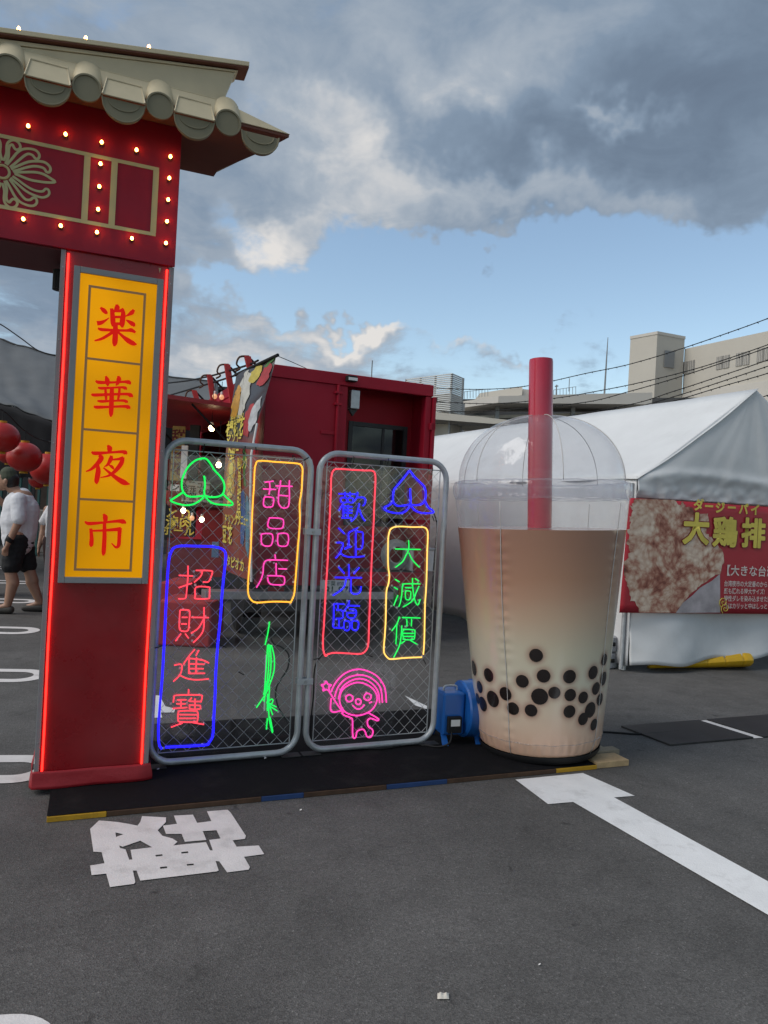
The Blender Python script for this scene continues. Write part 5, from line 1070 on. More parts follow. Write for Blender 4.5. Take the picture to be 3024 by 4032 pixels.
lantern(192, 1848, 70, 11.0, 'red lantern half hidden behind the left side of pillar')
lantern(30, 1790, 40, 12.0, 'small far red lantern between the two near lanterns')
lantern(150, 1890, 36, 12.5, 'dim far red lantern low behind the lantern row')
lantern(628, 1850, 60, 9.2, 'red lantern just right of the pillar behind mesh')
lantern(735, 1935, 95, 9.6, 'large red lantern glowing behind the green neon peach')
cable('lantern_cord', [at(-150, 1560, 9.2), at(8, 1615, 9.7), at(96, 1695, 10.2), at(192, 1738, 11.0), at(420, 1740, 10.2), at(628, 1760, 9.2), at(760, 1750, 9.4)], .008, 'dark cord from which the red lanterns hang')
def bulb_lamp(px, py, Y, lab, lit=True, rpx=14, cord=60):
    c = at(px, py, Y); r_ = rpx / F * Y
    b = thing('hanging_bulb', c - Vector((0, 0, r_)), lab, 'light bulb', 'hanging bulbs at the food truck')
    MB().lathe([(r_ * .05, -r_), (r_ * .6, -r_ * .82), (r_, 0), (r_ * .85, r_ * .55), (r_ * .5, r_ * 1.0)], 16, c).build('bulb_globe', M_bulbw if lit else mat('peach_bulb', (.6, .35, .2), .3, emit=(1, .5, .25), es=.4), b, smooth=True)  # bulbs that are not lit still get a faint glow of their own
    MB().lathe([(r_ * .5, r_), (r_ * .5, r_ * 2.0), (r_ * .2, r_ * 2.2)], 12, c).build('bulb_socket', M_white, b, smooth=True)
    MB().tube([c + Vector((0, 0, r_ * 2.2)), c + Vector((0, 0, r_ * 2.2 + cord / F * Y))], .004, 5).build('hanging_cord', M_black, b)
for a in ((*za(517, 302), 8.3, 'lit bulb under the serving hatch above the left panel', True, 12, 140), (*za(578, 622), 8.0, 'lit bulb behind the right side of green neon peach', True, 11, 150), (*za(270, 1020), 8.6, 'lit bulb below the left leaf of green peach', True, 10, 110), (*za(430, 1098), 8.2, 'lit bulb above the blue neon frame', True, 10, 110),
          (*za(543, 25), 8.6, 'faintly glowing peach bulb at the truck roof corner', False, 10, 40), (*za(603, 32), 8.5, 'second faintly glowing peach bulb beside banner top', False, 10, 40), (*za(345, 1085), 8.4, 'dim bulb next to the lit one behind the mesh', False, 10, 100)):
    bulb_lamp(*a)
# menu boards and nobori flags, clothed boxes
def sign_board(name, px0, py0, px1, py1, Y, m, lab, cat, words=(), tm=M_ptext, th=.02):
    a, b = at(px0, py0, Y), at(px1, py1, Y); fr = Fr((a.x, a.y), 0)
    w_ = b.x - a.x; o = thing(name, Vector(((a.x + b.x) / 2, a.y, b.z)), lab, cat)
    MB().box(W0, a.x, b.x, -a.y - th, -a.y, b.z, a.z).build('board', m, o, bevel=.002)
    for body, u, v, s in words: text('printed_words', body, lambda x, y, z: Vector((a.x + u * w_ + x, a.y - .004 - th * 0, b.z + v * (a.z - b.z) + y)), s, tm, o, .02)
    return o
M_cream2 = mat('cream_board', (.46, .43, .36), .6, var=.15, vscale=6); M_maroon = mat('maroon_cloth', (.13, .012, .014), .7, var=.15, vscale=3)
sign_board('menu_board', *za(262, 755), *za(492, 950), 8.9, M_cream2, 'pale printed menu sheet behind the green neon peach', 'menu', (('メニュー', .5, .82, .10), ('豆花 600', .5, .5, .09), ('芋圓 650', .5, .22, .09)), M_browntape)
sign_board('menu_board', *za(160, 790), *za(235, 850), 8.7, M_white, 'small white price card left of green peach', 'menu', (('ビンつ', .5, .5, .10),), M_black)
sign_board('nobori_flag', *za(178, 280), *za(262, 760), 8.6, mat('flag_gold', (.36, .25, .07), .7, var=.2, vscale=6), 'gold nobori flag beside the pillar under the hatch', 'flag', (('甜', .5, .8, .16), ('豆', .5, .5, .16), ('花', .5, .2, .16)), M_maroon)
sign_board('nobori_flag', *za(160, 1010), *za(300, 1250), 8.8, M_maroon, 'maroon cloth with yellow words behind the blue frame top', 'flag', (('とり', .5, .8, .16), ('滷肉', .5, .5, .16), ('ボール', .5, .2, .13)))
sign_board('nobori_flag', *za(255, 450), *za(295, 740), 8.4, M_white, 'narrow white flag pole sleeve near the pillar', 'flag')
sign_board('counter_cloth', *za(440, 1010), *za(612, 1600), 9.0, mat('counter_red_sheet', (.26, .012, .016), .6, var=.12, vscale=3), 'red counter front below the serving hatch', 'counter front')
sign_board('counter_cloth', *za(130, 1255), *za(500, 1640), 9.4, mat('counter_dark_red', (.17, .012, .016), .6, var=.12, vscale=3), 'dark red counter front behind the blue neon frame', 'counter front')
sign_board('paper_pennant', *za(520, 1290), *za(575, 1430), 8.7, mat('pennant_blue', (.10, .20, .34), .6, var=.3, vscale=20), 'small blue and white pennant on the red counter', 'pennant')
sign_board('stall_post', *za(330, 270), *za(362, 1250), 9.3, M_dark, 'dark stall post behind the green peach', 'post', th=.06)
sign_board('kitchen_shelf', *za(495, 560), *za(640, 800), 9.6, mat('shelf_grey', (.14, .13, .12), .5, var=.4, vscale=7), 'grey shelf with cups inside the serving hatch', 'shelf', th=.3)
def cloth_box(pts_top, Y, hgt, lab):
    a, b = at(*pts_top[0], Y), at(*pts_top[1], Y)
    o = thing('cloth_box', Vector(((a.x + b.x) / 2, Y + .3, 0)), lab, 'box')
    zt = a.z
    MB().box(W0, a.x, b.x, -(Y + .62), -Y, .002, zt).build('cloth_cover', M_redcloth, o, bevel=.02)
cloth_box((za(40, 1800), za(520, 1800)), 7.35, .5, 'low box under a red cloth behind the blue neon frame')
cloth_box((za(60, 1640), za(300, 1640)), 8.1, .6, 'taller red clothed box behind the low one')

# grey tarpaulin canopy over the stalls at the left, stall behind darkened for shade
def tarpf(u, v):
    top = [(-700, 1180), (0, 1338), (205, 1400), (520, 1470), (860, 1505)]; bot = [(-700, 1500), (0, 1585), (205, 1655), (520, 1640), (860, 1610)]
    t = u * 4; i = min(3, int(t)); f = t - i
    a = at(top[i][0] + (top[i + 1][0] - top[i][0]) * f, top[i][1] + (top[i + 1][1] - top[i][1]) * f, 15.5)
    b = at(bot[i][0] + (bot[i + 1][0] - bot[i][0]) * f, bot[i][1] + (bot[i + 1][1] - bot[i][1]) * f, 11.8)
    p = a.lerp(b, v); p.z -= .35 * math.sin(v * math.pi) * (.6 + .3 * math.sin(u * 9)); p.z += .05 * mnoise.noise((u * 14, v * 5, 0)); return p
tp = thing('canopy_tarp', at(100, 2200, 13.5) * 1, 'grey tarpaulin canopy stretched over stalls at the left', 'tarpaulin'); tp.location.z = 0
MB().grid(tarpf, 60, 16).build('tarp_sheet', M_tarp, tp, smooth=2, solid=.01)
MB().grid(lambda u, v: tarpf(u * .62, 1.0) + Vector((0, .5 * v, -.02 - v * (1.1 - .5 * u) - .25 * math.sin(u * math.pi) * v + .05 * mnoise.noise((u * 9, v * 4, 7)))), 40, 10).build('shade_flap', M_darkcloth, tp, smooth=2, solid=.01)  # dark sheet standing in for the shaded interior under the canopy
MB().tube([tarpf(k / 30, 0) for k in range(31)], .03, 6).build('edge_pole', M_dark, tp, smooth=True)
for u in (.02, .33, .62, .98):
    p = tarpf(u, 0); MB().tube([Vector((p.x, p.y, 0)), p], .035, 8).build('support_pole', M_steelg, tp, smooth=True)
sb_ = thing('stall_tent', (-9, 20, 0), 'stall with walls darkened for its inner shade behind the people at the left', 'stall')
for x0, x1, m in ((-18, -9.5, M_darkcloth), (-9.48, -7.6, mat('stall_brown', (.05, .035, .028), .8, var=.3)), (-7.58, -3.0, M_darkcloth), (-2.98, 1.1, mat('stall_grey', (.055, .055, .06), .8, var=.3))):
    MB().box(W0, x0, x1, -20.3, -20, 0, 4.3).build('cloth_wall', m, sb_)  # dark wall colours carry the shade inside the stall
MB().box(W0, -18, 1.2, -21.5, -18.6, 4.32, 4.4).build('stall_roof', M_darkcloth, sb_)
for k in range(14):
    x = -9.4 + k * .22
    o = MB().box(W0, x, x + .05, -17.2, -17.15, .0, 2.1).build('railing_bar', mat('teal_bar', (.02, .10, .10), .5), sb_)
MB().box(W0, -9.5, -6.3, -17.15, -17.1, 1.9, 2.0).build('railing_rail', MATS['teal_bar'], sb_)
MB().box(W0, -8.9, -7.1, -19.0, -18.2, .0, 1.05).build('stall_counter', mat('stall_counter', (.22, .20, .19), .7, var=.3), sb_, bevel=.02)
cable('overhead_cable', [at(-60, 1255, 14), at(0, 1276, 14), at(80, 1330, 14), at(150, 1380, 14), at(215, 1398, 14), at(300, 1400, 14)], .012, 'black overhead cable sagging over the grey tarpaulin')

# ================================================================ WHITE TENT
TA = gnd(2462, 2640); FTe = Fr(TA, 18)
SD = Vector((math.cos(R(115)), math.sin(R(115)), 0))
eave = FTe.sz(2458, 1880)[1]; pk_s, pk_z = FTe.sz(2960, 1537)
TW = pk_s * 2; TLn = 8.5
tent = thing('market_tent', FTe.p(TW / 2, -2, 0), 'white canvas market tent with hanging side walls right of cup', 'tent')
def fold(a, b, c): return mnoise.noise((a, b, c))
def pk(s): return 1 - abs(s - pk_s) / pk_s
# gable sheet: hangs from the ridge end, gathered above the eave, slightly bellied
def gable(u, v):
    s = -.03 + u * (TW + .03); top = eave + (pk_z - eave) * max(0, pk(s)) ; z = (eave - .19) + (top - (eave - .19)) * v
    dx, dz = s - pk_s, max(.02, pk_z + .05 - z); ang = math.atan2(dx, dz); dist = math.hypot(dx, dz)
    side = .35 + .65 / (1 + math.exp(-6 * (dx + .15)))
    wr = side * (.026 * fold(ang * 3.2 + .4 * fold(s, z, 8), dist * .9, .2) * min(1, dist * 1.2) + .010 * fold(ang * 9, dist * 1.3, 2.1) * min(1, dist)) + .012 * fold(s * 1.6, z * 1.6, 5.5)
    k = max(0, 1 - (z - (eave - .19)) / .34)
    wr += k * (.022 * fold(s * 5.5 - z * 4, z * 9 + s * 2, 3.3) + .016 * fold(s * 12, z * 14, 6.1)) + .05 * math.exp(-((z - eave - .02 - .05 * math.sin(s * 2)) / .06) ** 2) * .5
    return FTe.p(s, .06 + wr + .03 * math.sin(math.pi * min(1, v)), z)
MB().grid(gable, 150, 70).build('gable_sheet', M_canvas, tent, smooth=2, solid=.004)
def roofl(u, v):
    e0 = FTe.p(-.045, .09, eave - .012) + SD * (u * TLn); r0 = FTe.p(pk_s, .09, pk_z + .004) + SD * (u * TLn)
    p = e0.lerp(r0, v); p.z -= .05 * math.sin(v * math.pi) * (1 + .5 * math.sin(u * 12)); p.z += .012 * fold(u * 12, v * 3, 0); return p
def roofr(u, v):
    e0 = FTe.p(TW, .02, eave) + SD * (u * TLn); r0 = FTe.p(pk_s, .02, pk_z) + SD * (u * TLn)
    p = e0.lerp(r0, v); p.z -= .05 * math.sin(v * math.pi); return p
MB().grid(roofl, 60, 12).build('roof_sheet', M_canvas, tent, smooth=2, solid=.004)
MB().grid(roofr, 40, 8).build('roof_sheet', M_canvas, tent, smooth=2, solid=.004)
def sidew(u, v):
    p = FTe.p(-.02, .06, 0) + SD * (u * TLn); n = Vector((-SD.y, SD.x, 0)); z = .06 + (eave + .02 - .06) * v
    return p + Vector((0, 0, z)) + n * min(1, .12 + u * 9) * (.03 + .05 * math.sin(u * 46 + .6 * math.sin(v * 3)) * (1 - .6 * v) + .03 * fold(u * 20, v * 3, 2) + .12 * (1 - v) * fold(u * 5, 0, 4))
MB().grid(sidew, 220, 16).build('side_wall_sheet', M_canvas, tent, smooth=2, solid=.004)
def frontw(u, v):
    s = u * TW - .02; hem = .07 + .10 * min(1, max(0, (u - .12) * 1.6)) + .02 * math.sin(u * 21); z = hem + (eave - .15 - hem) * v
    sw = .06 * math.sin(s * 2.6 + 2.5 * v) * (1 - v) + .06 * (1 - v) ** 2 * math.sin(s * 5 - 4 * v) + .015 * fold(s * 4, z * 5, 0) * (1.2 - v)
    return FTe.p(s, .0 + sw * .8 + .10 * (1 - v) ** 2, z)
MB().grid(frontw, 120, 40).build('front_wall_sheet', M_canvas, tent, smooth=2, solid=.004)
for s, q in ((.0, -.03), (TW, -.03)):
    MB().tube([FTe.p(s, q, 0), FTe.p(s, q, eave)], .024, 10).build('tent_pole', M_galv, tent, smooth=True)
p0 = FTe.p(-.07, .02, .02); MB().tube([p0, FTe.p(-.05, .02, eave - .05)], .020, 10).build('tent_pole', M_galv, tent, smooth=True)
for k in range(1, 4):
    p = FTe.p(0.05, 0, 0) + SD * (k * 2.4); MB().tube([p, p + Vector((0, 0, eave))], .024, 8).build('tent_pole', M_galv, tent, smooth=True)
# stacked tent weights
wt = gnd(2428, 2632)
for k in range(2):
    o = thing('tent_weight', Vector((wt.x, wt.y + .1, .002 + k * .165)), ('lower' if k == 0 else 'upper') + ' pale grey slotted tent weight at the tent corner', 'weight', 'stacked tent weights')
    z0 = .002 + k * .165; fr = Fr((wt.x - .095, wt.y - .075), 10); a, b = -.115, .115; M_wt = mat('pale_grey_weight', (.30, .31, .335), .55, var=.1, dirt=(.2, .2, .2, .5))
    h = .16
    MB().lathe([(.10, 0), (.118, .012), (.118, h - .012), (.10, h)], 36, fr.p(0, -.12, z0)).build('weight_body', M_wt, o, smooth=True)
    MB().box(fr, -.045, .055, -.02, .0015, z0 + .065, z0 + .105).build('grip_slot', M_black, o, bevel=.008)
# yellow plastic tub under the hem
yt = thing('plastic_piece', FTe.p(1.0, -.3, 0), 'long yellow rounded plastic tub lying under the tent hem', 'tub')  # yellow plastic object, its exact kind not known
ys0, ys1 = FTe.sz(*zC(450, 2060), .1)[0], FTe.sz(*zC(1165, 2040), .1)[0]
def yellowf(u, v):
    s = ys0 + (ys1 - ys0) * u; r_ = (.02 + .155 * min(1, (u * 1.15) ** .75)) * (1 - max(0, (u - .90) / .10) ** 2.6 * .93) * (1 - .09 * (abs((u * 6) % 1 - .5) > .46)); t = v * 2 * math.pi
    return FTe.p(s, -.06 + .20 * (r_ / .17) * math.cos(t), .004 + r_ * .62 + r_ * .60 * math.sin(t))
MB().grid(yellowf, 90, 20).build('piece_body', M_yellowp, yt, smooth=2)
# chicken poster
QP = .15
def PC(x, y, q=QP): return FTe.sz(*zC(x, y), q)
s_l = PC(235, 850)[0]; zt_ = PC(240, 848)[1]; zb_ = PC(210, 1682)[1]
s_r = PC(1240, 900)[0] + .9
post = thing('food_poster', FTe.p((s_l + s_r) / 2, QP, zb_), 'red fried chicken poster hung on the white tent wall', 'poster')
def posterp(s, z, q=QP): return FTe.p(s, q, z)
MB().grid(lambda u, v: posterp(s_l + (s_r - s_l) * u - .045 * (1 - v) * (1 - u), zb_ + (zt_ - zb_) * v, QP), 40, 14).build('poster_sheet', M_posterred, post, smooth=2, solid=.002)
def print_poly(name, pts, m, lift, zf=PC, sub=10):
    ol = [PC(x, y) for x, y in pts]
    o = flat_poly(name, [ol], lambda x, y, z=0: posterp(x, y, QP + lift), m, post)
    return o
CHK = [(275, 855), (560, 862), (575, 895), (605, 905), (625, 870), (645, 915), (690, 920), (720, 960), (800, 955), (815, 1000), (790, 1090), (830, 1140), (905, 1230), (925, 1285), (905, 1390), (840, 1420), (760, 1470), (700, 1530), (640, 1590), (575, 1680), (305, 1680), (290, 1620), (245, 1590), (225, 1500), (205, 1440), (195, 1370), (190, 1310), (225, 1285), (238, 1220), (215, 1180), (232, 1130), (225, 1080), (238, 1030), (232, 1000), (262, 960), (245, 910), (268, 880)]
def rough_outline(P, k=4, amp=9):
    out = []
    for i, (x, y) in enumerate(P):
        x2, y2 = P[(i + 1) % len(P)]
        for t in range(k):
            f = t / k; X = x + (x2 - x) * f; Y = y + (y2 - y) * f; out.append((X + random.uniform(-amp, amp) * (862 < Y < 1675), Y + random.uniform(-amp, amp) * (868 < Y < 1672)))
    return out
def chicken_mat():
    m = bpy.data.materials.new('fried_chicken_print'); m.use_nodes = True; t = m.node_tree; b = t.nodes['Principled BSDF']; b.inputs['Roughness'].default_value = .45
    tcn = t.nodes.new('ShaderNodeTexCoord')
    n = t.nodes.new('ShaderNodeTexNoise'); t.links.new(tcn.outputs['Object'], n.inputs['Vector']); n.inputs['Scale'].default_value = 4.2; n.inputs['Detail'].default_value = 9; n.inputs['Roughness'].default_value = .72; n.inputs['Distortion'].default_value = .5
    v = t.nodes.new('ShaderNodeTexVoronoi'); t.links.new(tcn.outputs['Object'], v.inputs['Vector']); v.inputs['Scale'].default_value = 17
    a = t.nodes.new('ShaderNodeMath'); a.operation = 'MULTIPLY_ADD'; t.links.new(v.outputs['Distance'], a.inputs[0]); a.inputs[1].default_value = -.17; t.links.new(n.outputs['Fac'], a.inputs[2])
    r_ = t.nodes.new('ShaderNodeValToRGB'); t.links.new(a.outputs[0], r_.inputs[0]); E_ = r_.color_ramp.elements
    E_[0].position = .22; E_[0].color = (.13, .032, .022, 1); E_[1].position = .60; E_[1].color = (.80, .66, .53, 1)
    for p, c in ((.30, (.27, .085, .055)), (.37, (.42, .19, .13)), (.44, (.56, .37, .27)), (.50, (.66, .50, .39))): e = E_.new(p); e.color = (*c, 1)
    t.links.new(r_.outputs[0], b.inputs['Base Color']); return m
print_poly('printed_chicken', rough_outline(CHK), chicken_mat(), .004)
print_poly('printed_paper_bag', [(890, 1400), (893, 1680), (570, 1683), (620, 1610), (690, 1555), (745, 1500), (830, 1450)], mat('paper_bag_print', (.40, .36, .38), .5, var=.35, vscale=5), .006)
def ptxt(body, x, y, hpx, m, bold=.03, align='CENTER', lift=.008, sx=1.0):
    s, z = PC(x, y); k = hpx * .5427 * 7.6 / F
    text('printed_words', body, lambda X, Y, Z: posterp(s + X, z + Y, QP + lift), k, m, post, bold, align=align, sx=sx)
def chunky(body, x, y, hpx, lift):
    """heavy display lettering: a dark rim and a yellow body, each thickened by close-set copies"""
    sP, zP = PC(x, y); k = hpx * .5427 * 7.6 / F
    for m, rad, nn_, l0 in ((mat('poster_dark_red_print', (.20, .008, .014), .5), .055, 10, lift), (M_ptext, .026, 8, lift + .003)):
        for j in range(nn_):
            dx, dy = rad * k * math.cos(2 * math.pi * j / nn_), rad * k * math.sin(2 * math.pi * j / nn_)
            text('printed_words', body, lambda X, Y, Z: posterp(sP + X + dx, zP + Y + dy, QP + l0 + .00022 * j), k, m, post, .012)
for ch, x, y, h in (('ダ', 735, 905, 85), ('ー', 810, 915, 80), ('ジ', 890, 925, 85), ('ー', 975, 925, 80), ('パ', 1060, 935, 85), ('イ', 1145, 940, 85)): ptxt(ch, x, y, h, M_ptext, .045)
chunky('大', 715, 1090, 230, .009); chunky('鶏', 925, 1112, 220, .009); chunky('排', 1130, 1120, 220, .009)
ptxt('【大きな台湾か', 898, 1378, 82, M_ptextw, .015, 'LEFT')
for i, l in enumerate(('台湾夜市の大定番のからあげ', '顔も隠れる特大サイズ!', '特性ダレを染み込ませた鶏ム', '外はカリッと中はしっとりに揚が')):
    ptxt(l, 918, 1472 + i * 54, 45, M_ptextw, .014, 'LEFT', sx=.80)
for cx_, cy_ in ((912, 1605), (925, 1650)):
    s, z = PC(cx_, cy_); MB().tube([posterp(s + (.003 + .0035 * k) * math.cos(k * .7), z + (.003 + .0035 * k) * math.sin(k * .7), QP + .012) for k in range(16)], .004, 5).build('printed_swirl', M_ptext, post)

# ================================================================ FESTOON CABLES OVER THE TENT
WIRES = [([(-260, 372), (70, 395), (300, 402), (520, 385), (800, 325), (1000, 283), (1260, 205), (1659, 65), (1950, -60)], 'highest barbed-looking festoon cable crossing above the tent'),
         ([(-260, 440), (75, 460), (350, 470), (640, 445), (850, 410), (1050, 370), (1330, 300), (1659, 190), (1950, 80)], 'second festoon cable from the top, behind the straw'),
         ([(-260, 490), (200, 508), (500, 492), (800, 462), (1000, 412), (1200, 355), (1400, 290), (1659, 203), (1950, 90)], 'third festoon cable from the top'),
         ([(-260, 540), (70, 562), (300, 570), (600, 545), (1000, 475), (1200, 415), (1400, 350), (1659, 262), (1950, 150)], 'fourth festoon cable from the top'),
         ([(600, 575), (900, 525), (1080, 475), (1300, 410), (1659, 292), (1950, 190)], 'fifth festoon cable from the top, close over the roof'),
         ([(900, 545), (1230, 452), (1450, 385), (1659, 325), (1950, 225)], 'lowest festoon cable just above the tent roof'),
         ([(1560, 462), (1659, 430), (1950, 345)], 'short festoon cable right of the tent peak')]
for pts, lab in WIRES:
    n = len(pts)
    C = catmull([at(*zB(x, y), 16 - 6 * (x + 260) / 2210) for x, y in pts], 10)
    o = thing('festoon_cable', C[0], lab, 'cable', 'festoon cables over the tent')
    tw = []
    for i, p in enumerate(C): tw.append(p)
    MB().tube(tw, .0078, 5).build('cable_core', M_black, o, smooth=2)
    mb = MB(); acc = 0; last = C[0]; nxt = .15
    for p in C[1:]:
        d = (p - last).length; dirv = (p - last).normalized()
        while acc + d >= nxt:
            f = (nxt - acc) / d; q = last.lerp(p, f); r_ = random.uniform(.7, 1.3)
            mb.tube([q + Vector((0, 0, .010)), q + dirv * .015 + Vector((random.uniform(-.015, .015), 0, -.016 * r_))], .006, 4); nxt += .15
        acc += d; last = p
    stuff(mb.build('cable_sockets', M_black, o))

# ================================================================ BUILDINGS BEHIND
def bpt(x, y, Y): return at(*zB(x, y), Y)
bld = thing('warehouse', (38, 90, 0), 'beige warehouse with stair tower and grouped windows at the right', 'building')
def vwall(name, a, b, z1_, m, parent, back=8, z0=0, dirb=None):
    """upright wall slab from plan point a to b, with thickness behind"""
    d = (b - a); d.z = 0; n = Vector((-d.y, d.x, 0)).normalized() * back
    P = [Vector((a.x, a.y, z0)), Vector((b.x, b.y, z0)), Vector((b.x, b.y, z0)) + n, Vector((a.x, a.y, z0)) + n]
    return MB().prism(P, (0, 0, z1_ - z0)).build(name, m, parent)
tc_ = bpt(1133, 140, 88); tl_ = bpt(1005, 165, 91); trr = bpt(1263, 162, 89.7)
P = [Vector((tc_.x, tc_.y, 0)), Vector((trr.x, trr.y, 0)), Vector((trr.x - 2, trr.y + 6, 0)), Vector((tl_.x, tl_.y, 0))]
MB().prism(P, (0, 0, tc_.z)).build('stair_tower', M_concrete, bld)
MB().prism([p + (p - sum(P, Vector()) / 4) * .025 + Vector((0, 0, tc_.z)) for p in P], (0, 0, .35)).build('tower_coping', M_concrete2, bld)
dr = (trr - tc_).normalized(); a = tc_.lerp(trr, .28); vp = Vector((dr.y, -dr.x, 0))
MB().prism([Vector((a.x, a.y, 0)) + vp * .15 + Vector((0, 0, 20.6)), Vector((a.x, a.y, 0)) + dr * 1.5 + vp * .15 + Vector((0, 0, 20.6)), Vector((a.x, a.y, 0)) + dr * 1.5 + vp * .05 + Vector((0, 0, 20.6)), Vector((a.x, a.y, 0)) + vp * .05 + Vector((0, 0, 20.6))], (0, 0, 2.0)).build('tower_louvre', M_steelg, bld)
f0 = bpt(1263, 207, 90); f1 = bpt(1659, 128, 80); dd = (f1 - f0); dd.z = 0; f2 = f1 + dd * 1.6
hz_ = (f0.z + f1.z) / 2
vwall('main_block', Vector((f0.x, f0.y, 0)), Vector((f2.x, f2.y, 0)), hz_, M_concrete, bld, 20)
fl_ = Vector((f0.x, f0.y, 0)) - dd * .9
vwall('low_block', fl_ - Vector((0, .4, 0)), Vector((f2.x, f2.y, 0)) - Vector((.2, .4, 0)), FTe and bpt(1200, 420, 90).z, M_concrete2, bld, 3)
dn = dd.normalized(); nn = Vector((dn.y, -dn.x, 0))
FW = None
def facade_pt(x, y):
    p = onpl(*zB(x, y), Vector((f0.x, f0.y, 0)), nn); return p
for gx0, gx1, y0, y1 in ((1155, 1220, 302, 338), (1240, 1310, 280, 316), (1415, 1476, 255, 292), (1508, 1572, 238, 276), (1608, 1672, 216, 256)):
    a, b = facade_pt(gx0, (y0 + y1) / 2), facade_pt(gx1, (y0 + y1) / 2); zc_ = (a.z + b.z) / 2; hh_ = .75; half = .48
    for k in range(2):
        p = a.lerp(b, k * .52); q = a.lerp(b, k * .52 + half)
        wn_ = MB().prism([Vector((p.x, p.y, zc_ - hh_)) + nn * .06, Vector((q.x, q.y, zc_ - hh_)) + nn * .06, Vector((q.x, q.y, zc_ - hh_)) - nn * .03, Vector((p.x, p.y, zc_ - hh_)) - nn * .03], (0, 0, 2 * hh_)).build('window', mat('far_pane', (.26, .25, .235), .4), bld)
        for j in range(1, 4):
            r_ = p.lerp(q, j / 4); MB().prism([Vector((r_.x, r_.y, zc_ - hh_)) + nn * .10 + dn * e for e in (-.03, .03)] + [Vector((r_.x, r_.y, zc_ - hh_)) + nn * .062 + dn * e for e in (.03, -.03)], (0, 0, 2 * hh_)).build('window_bar', M_concrete2, wn_)
# parking structure, decks with parapets, columns and strip lights
pkg = thing('parking_structure', (12, 70, 0), 'beige multi-storey parking deck behind cup and tent', 'building')
def deck(x0, x1, ya0, ya1, yb0, yb1, Y0, Y1, m, name, parent, thick=6):
    a, b = bpt(x0, ya0, Y0), bpt(x1, ya1, Y1); zb0 = bpt(x0, yb0, Y0).z; zb1 = bpt(x1, yb1, Y1).z
    ta = [a, b, b + Vector((0, thick, 0)), a + Vector((0, thick, 0))]
    ba = [Vector((a.x, a.y, zb0)), Vector((b.x, b.y, zb1)), Vector((b.x, b.y + thick, zb1)), Vector((a.x, a.y + thick, zb0))]
    return MB().hexa(ba, ta).build(name, m, parent)
deck(190, 378, 462, 434, 492, 466, 74, 70, M_concrete2, 'parapet', pkg)
deck(378.5, 1110, 434, 417, 466, 474, 70, 70, M_concrete2, 'parapet', pkg)
deck(-300, 430, 470, 548, 515, 572, 66, 62, M_concrete, 'parapet', pkg)
deck(-300, 1500, 452, 440, 700, 720, 84, 84, M_deckdark, 'deck_shade_sheet', pkg, 1)  # dark sheet standing in for the shade inside the open decks
deck(-300, 1700, 640, 640, 1010, 1010, 72, 72, M_concrete, 'lower_storeys', pkg, 4)
deck(190, 1000, 530, 508, 545, 522, 73, 73, M_concrete, 'deck_slab', pkg, 3)
deck(-300, 1400, 575, 560, 600, 590, 72.6, 72.6, M_concrete, 'deck_slab', pkg, 3)
for x in (375, 735, 945, 210, 560):
    a = bpt(x, 470, 72); MB().box(W0, a.x - .18, a.x + .18, -72.4, -72, 4, a.z).build('column', M_steelg, pkg)
for x in (120, 300, 205):
    a = bpt(x, 560, 70); MB().box(W0, a.x - .18, a.x + .18, -70.9, -70.5, 4, a.z).build('column', M_steelg, pkg)
for x, y, Y in ((400, 502, 76), (80, 563, 72), (238, 585, 72)):
    a = bpt(x, y, Y); MB().box(W0, a.x - .5, a.x + .5, -Y - .1, -Y, a.z - .05, a.z + .05).build('strip_light', glow('far_strip_light', (1, .95, .8), 1.2), pkg)
deck(290, 492, 420, 388, 452, 430, 76, 73, M_concrete, 'roof_enclosure', pkg, 8)
deck(492.5, 530, 400, 405, 440, 438, 74, 74, M_concrete2, 'roof_enclosure', pkg, 5)
rl = hull_part('roof_railing', pkg)
for k in range(9):
    x = 215 + k * 14; a, b = bpt(x, 448 - k * 1.6, 73.5), bpt(x, 412 - k * 1.6, 73.5); MB().tube([a, b], .035, 4).build('railing_bar', M_steelg, rl)
for k in range(8):
    x = 640 + k * 15; a, b = bpt(x, 432, 72), bpt(x, 405 - k * 2, 72); MB().tube([a, b], .03, 4).build('railing_bar', M_steelg, rl)
MB().tube([bpt(640, 405, 72), bpt(748, 389, 72)], .03, 4).build('railing_bar', M_steelg, rl); MB().tube([bpt(215, 414, 73.5), bpt(330, 400, 73.5)], .03, 4).build('railing_bar', M_steelg, rl)
ant = thing('antenna_mast', bpt(882, 415, 72), 'tall thin antenna mast on the parking roof', 'antenna'); MB().tube([bpt(881, 425, 72), bpt(890, 280, 72), bpt(898, 155, 72)], [.09, .07, .03], 6).build('mast', M_steelg, ant)
ant = thing('antenna_mast', bpt(652, 430, 72), 'short antenna with cross arms right of the straw', 'antenna'); MB().tube([bpt(651, 432, 72), bpt(654, 380, 72)], .06, 5).build('mast', M_steelg, ant); MB().tube([bpt(646, 388, 72), bpt(662, 386, 72)], .06, 5).build('cross_arm', M_steelg, ant)
ant = thing('antenna_mast', bpt(713, 410, 72), 'thin antenna beside the roof railing', 'antenna'); MB().tube([bpt(712, 412, 72), bpt(715, 350, 72)], .04, 5).build('mast', M_steelg, ant)
ant = thing('antenna_mast', at(*zA(1245, 200), 60), 'thin antenna above the truck roof', 'antenna'); MB().tube([at(*zA(1243, 260), 60), at(*zA(1247, 145), 60), at(*zA(1250, 100), 60)], .05, 5).build('mast', M_steelg, ant)
